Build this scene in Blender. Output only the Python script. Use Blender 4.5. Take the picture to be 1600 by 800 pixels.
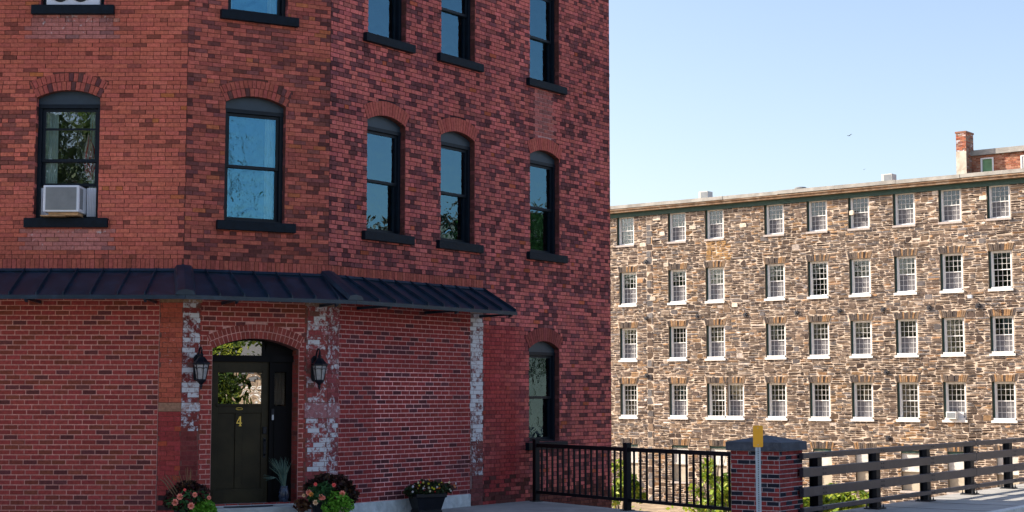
import bpy, bmesh, math, random
from math import sin, cos, tan, radians, pi, sqrt, atan2
from mathutils import Vector, Matrix, noise

random.seed(7)
for o in list(bpy.data.objects): bpy.data.objects.remove(o)
S = bpy.context.scene
COL = S.collection

# ------------------------------------------------------------------ camera
FPX, PITCH, EYE = 2438.9, 0.08939, 1.96
cd = bpy.data.cameras.new('camera'); cam = bpy.data.objects.new('camera', cd); COL.objects.link(cam)
cd.sensor_width = 36; cd.lens = FPX / 1600 * 36; cd.clip_start = 0.1; cd.clip_end = 3000
cam.location = (0, 0, EYE); cam.rotation_euler = (pi / 2 + PITCH, 0, 0)
S.camera = cam

# ------------------------------------------------------------------ sky and sun
SUN_H = Vector((-0.953, 0.30, 0)).normalized(); EL = radians(27)
SUN = Vector((SUN_H.x * cos(EL), SUN_H.y * cos(EL), sin(EL)))
W = bpy.data.worlds.new('World'); S.world = W; W.use_nodes = True
nt = W.node_tree; bg = nt.nodes['Background']
sky = nt.nodes.new('ShaderNodeTexSky'); sky.sky_type = 'NISHITA'; sky.sun_disc = False
sky.sun_elevation = EL; sky.sun_rotation = atan2(SUN.x, SUN.y)
sky.air_density = 1.0; sky.dust_density = 1.6; sky.ozone_density = 2.5
tint = nt.nodes.new('ShaderNodeVectorMath'); tint.operation = 'MULTIPLY'; tint.inputs[1].default_value = (0.87, 0.765, 0.72)   # slightly hazy, whiter air
nt.links.new(sky.outputs[0], tint.inputs[0]); nt.links.new(tint.outputs[0], bg.inputs[0]); bg.inputs[1].default_value = 0.085
ld = bpy.data.lights.new('sun', 'SUN'); ld.energy = 2.9; ld.angle = radians(0.5); ld.color = (1.0, 0.90, 0.76)
sun = bpy.data.objects.new('sun', ld); COL.objects.link(sun)
sun.rotation_euler = (-SUN).to_track_quat('-Z', 'Y').to_euler()
S.view_settings.view_transform = 'Standard'; S.view_settings.look = 'None'
S.view_settings.exposure = 2.05; S.view_settings.gamma = 1.0; S.view_settings.use_curve_mapping = False

# ------------------------------------------------------------------ materials
def new_mat(name):
    m = bpy.data.materials.new(name); m.use_nodes = True
    n = m.node_tree.nodes; return m, n, m.node_tree.links, n['Principled BSDF']

def noise_node(n, l, scale, detail=4, rough=0.6, dist=0, co='Object'):
    tc = n.new('ShaderNodeTexCoord'); t = n.new('ShaderNodeTexNoise')
    t.inputs['Scale'].default_value = scale; t.inputs['Detail'].default_value = detail
    t.inputs['Roughness'].default_value = rough; t.inputs['Distortion'].default_value = dist
    l.new(tc.outputs[co], t.inputs['Vector']); return t

def plain(name, col, rough=0.6, metal=0, var=0.15, scale=6, bump=0.0, spec=0.5, dirt=None, dscale=2.0):
    m, n, l, b = new_mat(name)
    b.inputs['Roughness'].default_value = rough; b.inputs['Metallic'].default_value = metal
    b.inputs['Specular IOR Level'].default_value = spec
    t = noise_node(n, l, scale)
    r = n.new('ShaderNodeMapRange'); r.inputs[1].default_value = 0.3; r.inputs[2].default_value = 0.7
    r.inputs[3].default_value = 1 - var; r.inputs[4].default_value = 1 + var
    l.new(t.outputs[0], r.inputs[0])
    v = n.new('ShaderNodeVectorMath'); v.operation = 'SCALE'; v.inputs[0].default_value = col[:3]
    l.new(r.outputs[0], v.inputs['Scale'])
    out = v.outputs[0]
    if dirt:
        t2 = noise_node(n, l, dscale, 6, 0.65, 0.5)
        r2 = n.new('ShaderNodeMapRange'); r2.inputs[1].default_value = 0.48; r2.inputs[2].default_value = 0.68
        l.new(t2.outputs[0], r2.inputs[0])
        mx = n.new('ShaderNodeMix'); mx.data_type = 'RGBA'; mx.inputs[7].default_value = (*dirt, 1)
        l.new(r2.outputs[0], mx.inputs[0]); l.new(out, mx.inputs[6]); out = mx.outputs[2]
    l.new(out, b.inputs['Base Color'])
    if bump:
        t3 = noise_node(n, l, scale * 8, 5)
        bp = n.new('ShaderNodeBump'); bp.inputs['Strength'].default_value = bump; bp.inputs['Distance'].default_value = 0.01
        l.new(t3.outputs[0], bp.inputs['Height']); l.new(bp.outputs[0], b.inputs['Normal'])
    return m

def attr_mat(name, rough=0.9, scale=25, var=0.25, bump=0.5, paint=(0.54, 0.54, 0.58), spec=0.3, bdist=0.006):
    """colour per brick or stone from the mesh; its alpha says how much old paint is left on it"""
    m, n, l, b = new_mat(name)
    b.inputs['Roughness'].default_value = rough; b.inputs['Specular IOR Level'].default_value = spec
    a = n.new('ShaderNodeVertexColor'); a.layer_name = 'col'
    t = noise_node(n, l, scale, 5, 0.7)
    r = n.new('ShaderNodeMapRange'); r.inputs[1].default_value = 0.3; r.inputs[2].default_value = 0.7
    r.inputs[3].default_value = 1 - var; r.inputs[4].default_value = 1 + var
    l.new(t.outputs[0], r.inputs[0])
    v = n.new('ShaderNodeVectorMath'); v.operation = 'SCALE'; l.new(a.outputs['Color'], v.inputs[0]); l.new(r.outputs[0], v.inputs['Scale'])
    t2 = noise_node(n, l, 14, 6, 0.7, 0.6)
    r2 = n.new('ShaderNodeMapRange'); r2.inputs[1].default_value = 0.32; r2.inputs[2].default_value = 0.68; l.new(t2.outputs[0], r2.inputs[0])
    sb = n.new('ShaderNodeMath'); sb.operation = 'SUBTRACT'; l.new(a.outputs['Alpha'], sb.inputs[0]); l.new(r2.outputs[0], sb.inputs[1])
    ml = n.new('ShaderNodeMath'); ml.operation = 'MULTIPLY'; ml.inputs[1].default_value = 2.6; ml.use_clamp = True; l.new(sb.outputs[0], ml.inputs[0])
    mx = n.new('ShaderNodeMix'); mx.data_type = 'RGBA'; mx.inputs[7].default_value = (*paint, 1)
    l.new(ml.outputs[0], mx.inputs[0]); l.new(v.outputs[0], mx.inputs[6]); l.new(mx.outputs[2], b.inputs['Base Color'])
    t3 = noise_node(n, l, scale * 2.2, 6, 0.7)
    bp = n.new('ShaderNodeBump'); bp.inputs['Strength'].default_value = bump; bp.inputs['Distance'].default_value = bdist
    l.new(t3.outputs[0], bp.inputs['Height']); l.new(bp.outputs[0], b.inputs['Normal'])
    return m

def glass_mat(name, ior=1.8, tint=(0.75, 0.82, 0.82), wave=0.02, wscale=3.0, minr=0.0, refl=(0.95, 0.97, 1)):
    m, n, l, b = new_mat(name); n.remove(b); out = n['Material Output']
    tr = n.new('ShaderNodeBsdfTransparent'); tr.inputs[0].default_value = (*tint, 1)
    gl = n.new('ShaderNodeBsdfGlossy'); gl.inputs['Roughness'].default_value = 0.0; gl.inputs[0].default_value = (*refl, 1)
    fr = n.new('ShaderNodeFresnel'); fr.inputs[0].default_value = ior
    t = noise_node(n, l, wscale, 2, 0.5, 0.5)
    bp = n.new('ShaderNodeBump'); bp.inputs['Strength'].default_value = 1.0; bp.inputs['Distance'].default_value = wave
    l.new(t.outputs[0], bp.inputs['Height']); l.new(bp.outputs[0], gl.inputs['Normal'])
    mx = n.new('ShaderNodeMixShader')
    mr = n.new('ShaderNodeMath'); mr.operation = 'MAXIMUM'; mr.inputs[1].default_value = minr; l.new(fr.outputs[0], mr.inputs[0])
    l.new(mr.outputs[0], mx.inputs[0]); l.new(tr.outputs[0], mx.inputs[1]); l.new(gl.outputs[0], mx.inputs[2])
    l.new(mx.outputs[0], out.inputs[0]); return m

def leaf_mat(name, rough=0.55, trans=0.35):
    m, n, l, b = new_mat(name)
    a = n.new('ShaderNodeVertexColor'); a.layer_name = 'col'
    b.inputs['Roughness'].default_value = rough; b.inputs['Specular IOR Level'].default_value = 0.3
    l.new(a.outputs[0], b.inputs['Base Color'])
    tl = n.new('ShaderNodeBsdfTranslucent'); l.new(a.outputs[0], tl.inputs[0])
    mx = n.new('ShaderNodeMixShader'); mx.inputs[0].default_value = trans
    l.new(b.outputs[0], mx.inputs[1]); l.new(tl.outputs[0], mx.inputs[2]); l.new(mx.outputs[0], n['Material Output'].inputs[0])
    return m

M = {}
M['brick'] = attr_mat('brick', scale=22, var=0.30, bump=0.6, spec=0.12)
M['stone'] = attr_mat('rubble_stone', scale=7, var=0.35, bump=0.6, spec=0.1, paint=(0.75, 0.7, 0.62), bdist=0.02)
M['blackpaint'] = plain('black_window_paint', (0.004, 0.009, 0.017), 0.45, spec=0.2, var=0.25, scale=9, bump=0.05)
M['sillpaint'] = plain('black_sill_paint', (0.003, 0.008, 0.016), 0.6, var=0.35, scale=12, bump=0.4, spec=0.15)
M['headpanel'] = plain('dark_grey_head_panel', (0.013, 0.030, 0.052), 0.5, var=0.15)
M['canopy'] = plain('dark_standing_seam_metal', (0.005, 0.018, 0.036), 0.36, 0.0, var=0.2, scale=3, spec=0.35, dirt=(0.013, 0.032, 0.060), dscale=4)
M['fence'] = plain('black_powder_coat', (0.005, 0.006, 0.010), 0.45, spec=0.2, var=0.15)
M['rail'] = plain('dark_brown_rail_paint', (0.026, 0.024, 0.036), 0.42, var=0.15, scale=3, dirt=(0.045, 0.042, 0.054), dscale=6)
M['railpost'] = plain('black_rail_post_paint', (0.007, 0.009, 0.014), 0.5, var=0.25, scale=8, spec=0.25)
M['bolt'] = plain('dark_bolt_steel', (0.02, 0.02, 0.028), 0.5)
M['white'] = plain('white_window_paint', (0.78, 0.77, 0.76), 0.5, var=0.06)
M['whitesill'] = plain('white_painted_sill', (0.74, 0.72, 0.69), 0.7, var=0.12, scale=5)
M['greysill'] = plain('weathered_sill_stone', (0.46, 0.40, 0.37), 0.85, var=0.2, scale=9)
M['board'] = plain('pale_window_board', (0.62, 0.60, 0.56), 0.8, var=0.12, scale=3, dirt=(0.5, 0.44, 0.36))
M['boardlow'] = plain('beige_window_board', (0.5, 0.43, 0.33), 0.85, var=0.15, scale=3)
M['screen'] = plain('insect_screen', (0.17, 0.165, 0.18), 0.8, var=0.15)
_n = M['screen'].node_tree; _mx = _n.nodes.new('ShaderNodeMixShader'); _t = _n.nodes.new('ShaderNodeBsdfTransparent'); _mx.inputs[0].default_value = 0.7
_n.links.new(_t.outputs[0], _mx.inputs[1]); _n.links.new(_n.nodes['Principled BSDF'].outputs[0], _mx.inputs[2]); _n.links.new(_mx.outputs[0], _n.nodes['Material Output'].inputs[0])
M['fascia'] = plain('weathered_grey_fascia', (0.34, 0.325, 0.30), 0.8, var=0.25, scale=2.2, dirt=(0.24, 0.22, 0.2), dscale=1.2)
M['soffit'] = plain('peeling_brown_cornice', (0.24, 0.145, 0.085), 0.85, var=0.35, scale=4, dirt=(0.40, 0.31, 0.23), dscale=2.5)
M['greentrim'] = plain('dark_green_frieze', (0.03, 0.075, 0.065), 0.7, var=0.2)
M['roofing'] = plain('grey_roofing', (0.16, 0.16, 0.16), 0.9)
M['greendoor'] = plain('faded_green_panel', (0.16, 0.30, 0.15), 0.7, var=0.25, scale=2)
M['plaster'] = plain('stained_plaster', (0.55, 0.50, 0.42), 0.9, var=0.15, scale=4, dirt=(0.38, 0.32, 0.25), dscale=3)
M['glass'] = glass_mat('window_glass', 1.8, wave=0.004, wscale=4, minr=.13, refl=(.26, .64, .92))  # blue mirror colour put in to deepen the reflected sky
M['glassC'] = glass_mat('old_window_glass', 1.75, wave=0.003, wscale=4, minr=0.16, refl=(.36, .72, .96))  # reflection tinted blue here too, standing in for bluer sky
M['doorglass'] = glass_mat('door_glass', 2.2, tint=(0.25, 0.28, 0.25), wave=0.002, wscale=5, minr=0.35)
M['millglass'] = glass_mat('mill_glass', 1.7, tint=(0.55, 0.6, 0.6), wave=0.004, wscale=3)
M['glassA'] = glass_mat('frontal_window_glass', 1.9, tint=(.95, .97, .97), wave=0.0012, wscale=5, minr=.15)
M['sideglass'] = glass_mat('sidelight_glass', 1.12, tint=(0.5, 0.5, 0.5), wave=0.0)
M['lampglass'] = plain('frosted_lamp_glass', (0.24, 0.25, 0.27), 0.25, var=0.35, scale=20)
M['curtain'] = plain('pale_curtain', (0.62, 0.80, 0.80), 0.9, var=0.1)
M['curtainwarm'] = plain('cream_curtain', (0.6, 0.56, 0.48), 0.9, var=0.1)
M['bluecurtain'] = plain('sky_tinted_blind', (0.05, 0.26, 0.42), 0.9, var=0.3, scale=2)  # blue of the mirrored sky painted into the blind
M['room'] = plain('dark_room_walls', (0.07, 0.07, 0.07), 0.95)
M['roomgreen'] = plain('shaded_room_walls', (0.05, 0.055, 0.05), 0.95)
M['acwhite'] = plain('air_conditioner_plastic', (0.62, 0.66, 0.74), 0.5, var=0.05)
M['acgrille'] = plain('grey_grille', (0.20, 0.22, 0.24), 0.6, var=0.1)
M['dark'] = plain('dark_void', (0.01, 0.01, 0.012), 0.8)
M['wood'] = plain('bare_wood_shim', (0.40, 0.24, 0.12), 0.8, var=0.3, scale=12)
M['door'] = plain('dark_olive_door', (0.022, 0.0175, 0.009), 0.45, var=0.25, scale=4, spec=0.15, dirt=(0.034, 0.027, 0.013), dscale=2)
M['doorframe'] = plain('black_door_frame', (0.004, 0.004, 0.005), 0.6, spec=0.1)
M['gold'] = plain('brass', (0.85, 0.58, 0.10), 0.35, 0.3, var=0.05)
M['lightgrey'] = plain('grey_plastic', (0.35, 0.37, 0.4), 0.5)
M['lantern'] = plain('black_cast_lantern', (0.004, 0.006, 0.012), 0.45, spec=0.25, var=0.3, scale=30)
M['pot'] = plain('black_planter', (0.006, 0.008, 0.013), 0.4, var=0.3, scale=8, spec=0.25)
M['soil'] = plain('potting_soil', (0.03, 0.02, 0.015), 0.95)
M['capstone'] = plain('slate_cap', (0.034, 0.046, 0.068), 0.75, var=0.25, scale=5, bump=0.3, dirt=(0.065, 0.08, 0.105), dscale=9)
M['galv'] = plain('galvanised_steel', (0.38, 0.44, 0.50), 0.45, 0.3, var=0.12, scale=15)
M['amber'] = plain('amber_sign_face', (0.85, 0.40, 0.012), 0.45, var=0.04)
M['concrete'] = plain('sidewalk_concrete', (0.36, 0.35, 0.33), 0.9, var=0.15, scale=1.5, bump=0.3, dirt=(0.27, 0.26, 0.25), dscale=0.8)
M['step'] = plain('pale_step_stone', (0.42, 0.43, 0.42), 0.8, var=0.15, scale=4, bump=0.3, dirt=(0.30, 0.31, 0.32))
M['found'] = plain('painted_foundation_stone', (0.50, 0.54, 0.56), 0.8, var=0.2, scale=6, bump=0.6, dirt=(0.34, 0.38, 0.41), dscale=5)
M['curb'] = plain('granite_curb', (0.60, 0.60, 0.58), 0.8, var=0.2, scale=8, bump=0.3)
M['bounceroad'] = plain('pale_bounce_road', (0.24, 0.225, 0.20), 0.9, var=0.25, scale=30, bump=0.4)  # out-of-view road surface made pale to bounce warm fill onto the shaded brick
M['earth'] = plain('rubble_earth', (0.34, 0.25, 0.16), 0.95, var=0.35, scale=1.6, bump=0.8, dirt=(0.16, 0.12, 0.08), dscale=1.3)
M['bark'] = plain('bark', (0.10, 0.075, 0.05), 0.9, var=0.3, scale=8, bump=0.6)
M['leaf'] = leaf_mat('leaves'); M['petal'] = leaf_mat('petals', 0.5, 0.2)
M['flagcloth'] = leaf_mat('flag_cloth', 0.8, 0.3)
M['mat'] = plain('dark_mat', (0.02, 0.025, 0.04), 0.9)
M['bird'] = plain('dark_feathers', (0.03, 0.03, 0.03), 0.8)
M['redpaint'] = plain('red_paint', (0.5, 0.05, 0.04), 0.6)
M['vase'] = plain('blue_black_glaze', (0.012, 0.018, 0.04), 0.25, var=0.2, scale=20, dirt=(0.07, 0.10, 0.16), dscale=22)
M['grassblade'] = leaf_mat('grass_blades', 0.6, 0.3)

# ------------------------------------------------------------------ mesh building
class MB:
    def __init__(s): s.v = []; s.f = []; s.m = []; s.c = []
    def face(s, pts, mi=0, col=(1, 1, 1, 0)):
        k = len(s.v); s.v += [tuple(p) for p in pts]; s.f.append(tuple(range(k, k + len(pts)))); s.m.append(mi); s.c.append(col)
    def poly(s, front, back, mi=0, col=(1, 1, 1, 0), cap=True, sides=True):
        n = len(front); k = len(s.v); s.v += [tuple(p) for p in front] + [tuple(p) for p in back]
        F = [tuple(range(k, k + n))]
        if cap: F.append(tuple(range(k + 2 * n - 1, k + n - 1, -1)))
        if sides: F += [(k + i, k + (i + 1) % n, k + n + (i + 1) % n, k + n + i) for i in range(n)]
        s.f += F; s.m += [mi] * len(F); s.c += [col] * len(F)
    def box(s, x0, x1, y0, y1, z0, z1, mi=0, col=(1, 1, 1, 0), fr=None):
        P = fr.pt if fr else (lambda a, b, c: (a, b, c))
        fr_ = [P(x0, y0, z0), P(x1, y0, z0), P(x1, y0, z1), P(x0, y0, z1)]
        bk = [P(x0, y1, z0), P(x1, y1, z0), P(x1, y1, z1), P(x0, y1, z1)]
        s.poly(fr_, bk, mi, col)
    def tube(s, path, r, n=8, mi=0, col=(1, 1, 1, 0), closed=True):
        rs = r if isinstance(r, (list, tuple)) else [r] * len(path)
        rings = []
        for i, p in enumerate(path):
            p = Vector(p)
            t = (Vector(path[min(i + 1, len(path) - 1)]) - Vector(path[max(i - 1, 0)]))
            if t.length < 1e-9: t = Vector((0, 0, 1))
            t.normalize()
            a = t.cross(Vector((0, 0, 1)) if abs(t.z) < 0.95 else Vector((1, 0, 0))).normalized(); b = t.cross(a)
            k = len(s.v); rings.append(k)
            for j in range(n):
                q = p + (a * cos(2 * pi * j / n) + b * sin(2 * pi * j / n)) * rs[i]; s.v.append(tuple(q))
        for i in range(len(path) - 1):
            for j in range(n):
                s.f.append((rings[i] + j, rings[i] + (j + 1) % n, rings[i + 1] + (j + 1) % n, rings[i + 1] + j)); s.m.append(mi); s.c.append(col)
        for k in (rings[0], rings[-1]):
            s.f.append(tuple(range(k, k + n))); s.m.append(mi); s.c.append(col)
    def lathe(s, prof, c=(0, 0, 0), n=20, mi=0, col=(1, 1, 1, 0), rot=0):
        rings = []
        for r, z in prof:
            k = len(s.v); rings.append(k)
            for j in range(n):
                a = rot + 2 * pi * j / n; s.v.append((c[0] + r * cos(a), c[1] + r * sin(a), c[2] + z))
        for i in range(len(prof) - 1):
            for j in range(n):
                s.f.append((rings[i] + j, rings[i] + (j + 1) % n, rings[i + 1] + (j + 1) % n, rings[i + 1] + j)); s.m.append(mi); s.c.append(col)
        for k in (rings[0], rings[-1]):
            s.f.append(tuple(range(k, k + n))); s.m.append(mi); s.c.append(col)
    def build(s, name, mats, parent=None, smooth=False, recalc=True, bevel=0.0):
        me = bpy.data.meshes.new(name); me.from_pydata(s.v, [], s.f)
        if not isinstance(mats, (list, tuple)): mats = [mats]
        for m in mats: me.materials.append(m)
        me.polygons.foreach_set('material_index', s.m)
        if smooth: me.polygons.foreach_set('use_smooth', [True] * len(s.f))
        a = me.color_attributes.new('col', 'FLOAT_COLOR', 'CORNER')
        buf = []
        for f, c in zip(s.f, s.c):
            c = tuple(c) if len(c) == 4 else (*c, 0.0)
            buf += list(c) * len(f)
        a.data.foreach_set('color', buf)
        me.update()
        if recalc:
            bm = bmesh.new(); bm.from_mesh(me); bmesh.ops.recalc_face_normals(bm, faces=bm.faces); bm.to_mesh(me); bm.free()
        o = bpy.data.objects.new(name, me); COL.objects.link(o)
        if parent: o.parent = parent
        if bevel:
            md = o.modifiers.new('bevel', 'BEVEL'); md.width = bevel; md.segments = 2; md.limit_method = 'ANGLE'
        return o

class Fr:
    """wall frame: origin, direction along the wall, outward normal; Fr.pt(u, w, z) with w outward"""
    def __init__(s, P, d):
        s.P = Vector((P[0], P[1])); s.d = Vector(d).normalized(); s.n = Vector((s.d.y, -s.d.x))
    def pt(s, u, w, z): return (s.P.x + s.d.x * u + s.n.x * w, s.P.y + s.d.y * u + s.n.y * w, z)
    @property
    def rot(s): return atan2(s.d.y, s.d.x)
class JFr(Fr):
    def __init__(s, base, u, side):     # jamb plane, depth is the run
        p = base.pt(u, 0, 0); s.P = Vector((p[0], p[1])); s.d = -base.n; s.n = base.d * side

def tag(o, label=None, cat=None, group=None, kind=None):
    if label: o['label'] = label
    if cat: o['category'] = cat
    if group: o['group'] = group
    if kind: o['kind'] = kind
    return o
def empty(name, loc, rz=0.0, label=None, cat=None, group=None):
    o = bpy.data.objects.new(name, None); o.empty_display_size = 0.2; COL.objects.link(o)
    o.location = loc; o.rotation_euler = (0, 0, rz); return tag(o, label, cat, group)
def sub(parent, fr, u, w, z, ob):
    """hang a locally built object on a wall frame position"""
    p = fr.pt(u, w, z); ob.location = p; ob.rotation_euler = (0, 0, fr.rot); ob.parent = parent; return ob
def copy_tree(o, parent=None):
    c = o.copy(); COL.objects.link(c)
    if parent is not None: c.parent = parent
    for ch in [x for x in bpy.data.objects if x.parent == o]: copy_tree(ch, c)
    return c
def U(a, b): return random.uniform(a, b)
def nz(u, z, s=1.0, k=0.0): return noise.noise(Vector((u * s, z * s, k)))
def mixc(a, b, t): return tuple(a[i] * (1 - t) + b[i] * t for i in range(3))

# ------------------------------------------------------------------ openings and masonry
class Op:
    """opening with a flat or segmental head and an optional ring of voussoirs"""
    def __init__(s, u0, u1, z0, zs, zc=None, ring=0.0, rows=1):
        s.u0, s.u1, s.z0, s.zs = u0, u1, z0, zs; s.zc = zc if zc else zs; s.ring = ring; s.rows = rows
        s.uc = (u0 + u1) / 2; w = u1 - u0; s.arch = s.zc > s.zs + 1e-4
        if s.arch:
            h = s.zc - s.zs; s.R = (w * w / 4 + h * h) / (2 * h); s.cz = s.zc - s.R; s.ta = (w / 2) / (s.zs - s.cz)
    def top(s, u):
        if not s.arch: return s.zs
        return s.cz + sqrt(max(s.R ** 2 - (u - s.uc) ** 2, 0))
    def block(s, z):
        if z < s.z0: return None
        if z < s.zs: return (s.u0, s.u1)
        if not s.arch:
            if z < s.zs + s.ring: return (s.u0 - 0.1, s.u1 + 0.1)
            return None
        Ro = s.R + s.ring; dz = z - s.cz
        if dz >= Ro: return None
        h = min(sqrt(Ro * Ro - dz * dz), dz * s.ta)
        return (s.uc - h, s.uc + h)

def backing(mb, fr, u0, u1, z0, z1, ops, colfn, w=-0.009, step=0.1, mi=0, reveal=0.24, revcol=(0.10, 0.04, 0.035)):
    us = set(); n = max(1, int(round((u1 - u0) / step)))
    for i in range(n + 1): us.add(round(u0 + (u1 - u0) * i / n, 4))
    for o in ops:
        for k in range(13): us.add(round(o.u0 + (o.u1 - o.u0) * k / 12, 4))
    us = sorted(x for x in us if u0 - 1e-6 <= x <= u1 + 1e-6)
    us = [x for i, x in enumerate(us) if i == 0 or x - us[i - 1] > 1e-3]
    for a, b in zip(us, us[1:]):
        m = (a + b) / 2; iv = [(z0, z0, z1, z1)]
        for o in ops:
            if o.u0 < m < o.u1:
                nv = []
                for (l0, l1, h0, h1) in iv:
                    if h0 <= o.z0 or l0 >= o.top(m): nv.append((l0, l1, h0, h1)); continue
                    if l0 < o.z0: nv.append((l0, l1, o.z0, o.z0))
                    ta, tb = o.top(a), o.top(b)
                    if max(ta, tb) < h0: nv.append((ta, tb, h0, h1))
                iv = nv
        for (l0, l1, h0, h1) in iv:
            k = max(1, int(round((h0 - l0) / step)))
            for i in range(k):
                za, zb = l0 + (h0 - l0) * i / k, l1 + (h1 - l1) * i / k
                zc, zd = l0 + (h0 - l0) * (i + 1) / k, l1 + (h1 - l1) * (i + 1) / k
                mb.face([fr.pt(a, w, za), fr.pt(b, w, zb), fr.pt(b, w, zd), fr.pt(a, w, zc)], mi, colfn(m, (za + zc) / 2))
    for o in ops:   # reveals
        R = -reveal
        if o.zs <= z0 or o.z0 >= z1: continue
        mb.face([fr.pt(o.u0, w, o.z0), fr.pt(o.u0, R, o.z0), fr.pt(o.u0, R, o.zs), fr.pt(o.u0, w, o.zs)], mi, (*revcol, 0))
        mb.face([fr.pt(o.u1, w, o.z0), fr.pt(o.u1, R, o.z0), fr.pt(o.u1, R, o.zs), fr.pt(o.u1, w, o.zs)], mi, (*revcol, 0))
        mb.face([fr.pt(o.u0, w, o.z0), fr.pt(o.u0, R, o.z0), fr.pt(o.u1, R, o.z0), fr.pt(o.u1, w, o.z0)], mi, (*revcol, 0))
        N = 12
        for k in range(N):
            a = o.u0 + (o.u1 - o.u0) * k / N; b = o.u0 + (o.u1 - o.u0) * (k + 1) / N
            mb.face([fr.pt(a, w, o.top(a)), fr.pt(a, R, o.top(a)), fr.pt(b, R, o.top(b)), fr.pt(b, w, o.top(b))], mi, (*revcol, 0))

def lay(mb, fr, u0, u1, z0, z1, ops, colfn, course=0.0685, length=0.215, joint=0.009, bond='s', jit=0.0025, ends=(0, 0), wob=0.0, mi=0, header=0, ph=0.0, base=0.0):
    nC = max(1, int(round((z1 - z0) / course))); ch = (z1 - z0) / nC
    for r in range(nC):
        za, zb = z0 + r * ch + joint / 2, z0 + (r + 1) * ch - joint / 2; zm = (za + zb) / 2
        iv = [(u0 + U(-ends[0], ends[0]), u1 + U(-ends[1], ends[1]))]
        for o in ops:
            bl = o.block(zm)
            if not bl: continue
            nv = []
            for a, b in iv:
                if bl[1] <= a or bl[0] >= b: nv.append((a, b)); continue
                if bl[0] > a: nv.append((a, bl[0]))
                if bl[1] < b: nv.append((bl[1], b))
            iv = nv
        hd = (bond == 'h') or (header and r % header == 0)
        L = length
        seq = [L] if not hd else [L / 2]
        if bond == 'f': seq = [L, L / 2] if not hd else [L / 2]
        tot = sum(seq)
        off = (tot / 2 if r % 2 else 0) + (U(-0.02, 0.02) if wob else 0) + ph
        if bond == 'f': off = (L * 0.75 if r % 2 else 0) + U(-0.01, 0.01)
        start = math.floor((u0 - off) / tot) * tot + off - tot
        cur = start; k = 0
        while cur < u1 + tot:
            bl_ = seq[k % len(seq)]; k += 1
            a0, b0 = cur, cur + bl_; cur = b0
            for a, b in iv:
                ca, cb = max(a0, a), min(b0, b)
                if a0 < a and a - a0 < 0.04: pass
                if cb - ca < 0.028: continue
                x0, x1 = ca + joint / 2, cb - joint / 2
                c = colfn((ca + cb) / 2, zm)
                if c is None: continue
                if wob: x0 += U(-wob, wob); x1 += U(-wob, wob)
                dz0, dz1 = U(-wob, wob) * 0.7, U(-wob, wob) * 0.7
                wv = base + U(-jit, jit); t = U(-0.0015, 0.0015)
                fp = [fr.pt(x0, wv, za + dz0), fr.pt(x1, wv + t, za + dz1), fr.pt(x1, wv + t, zb + dz1), fr.pt(x0, wv, zb + dz0)]
                bp_ = [fr.pt(x0, base - 0.02, za + dz0), fr.pt(x1, base - 0.02, za + dz1), fr.pt(x1, base - 0.02, zb + dz1), fr.pt(x0, base - 0.02, zb + dz0)]
                mb.poly(fp, bp_, mi, c, cap=False)

def ring(mb, fr, o, colfn, n=None, w=0.004, joint=0.009, mi=0, thickrows=None):
    """segmental arch of rowlock bricks, a.rows deep"""
    ha = math.atan(o.ta); rows = o.rows; t = o.ring / rows
    for r in range(rows):
        R0 = o.R + t * r + (joint / 2 if r else 0); R1 = o.R + t * (r + 1) - joint / 2
        arc = 2 * ha * (R0 + R1) / 2; N = n or int(round(arc / 0.072))
        off = 0.5 if r % 2 else 0
        for k in range(N + (1 if off else 0)):
            a0 = -ha + 2 * ha * (k - off) / N; a1 = -ha + 2 * ha * (k + 1 - off) / N
            a0, a1 = max(a0, -ha), min(a1, ha)
            if a1 - a0 < 0.3 * 2 * ha / N: continue
            ja = joint / 2 / R0; a0 += ja; a1 -= ja
            wv = w + U(-0.002, 0.002)
            f = []; b = []
            for (aa, RR) in ((a0, R0), (a1, R0), (a1, R1), (a0, R1)):
                uu = o.uc + RR * sin(aa); zz = o.cz + RR * cos(aa)
                f.append(fr.pt(uu, wv, zz)); b.append(fr.pt(uu, -0.05, zz))
            mb.poly(f, b, mi, colfn(o.uc + R0 * sin((a0 + a1) / 2), o.cz + R0), cap=False)

# ------------------------------------------------------------------ the ground
FA = Fr((-5.063, 24.0), (1, 0)); FB = Fr((-5.063, 24.0), (0.87676, 0.48092)); FC = Fr((-2.968, 25.149), (0.59369, 0.80470))
UEND = 8.40
pD = FC.pt(UEND, 0, 0); FD = Fr((pD[0], pD[1]), (-1.0, 0.2))  # unseen end wall, angled so sun gets past it onto the bridge sidewalk
RD = Vector((0.576, 0.817)).normalized(); RN = Vector((RD.y, -RD.x))     # bridge rail run, and its road side
R0 = Vector((4.92, 25.5))                                                # first rail post
def slab(name, pts, z0, z1, mat, **k):
    mb = MB(); mb.poly([(x, y, z1) for x, y in pts], [(x, y, z0) for x, y in pts]); o = mb.build(name, mat); return tag(o, **k)
def rp(s, t, z=0): p = R0 + RD * s + RN * t; return (p.x, p.y, z)

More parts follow.
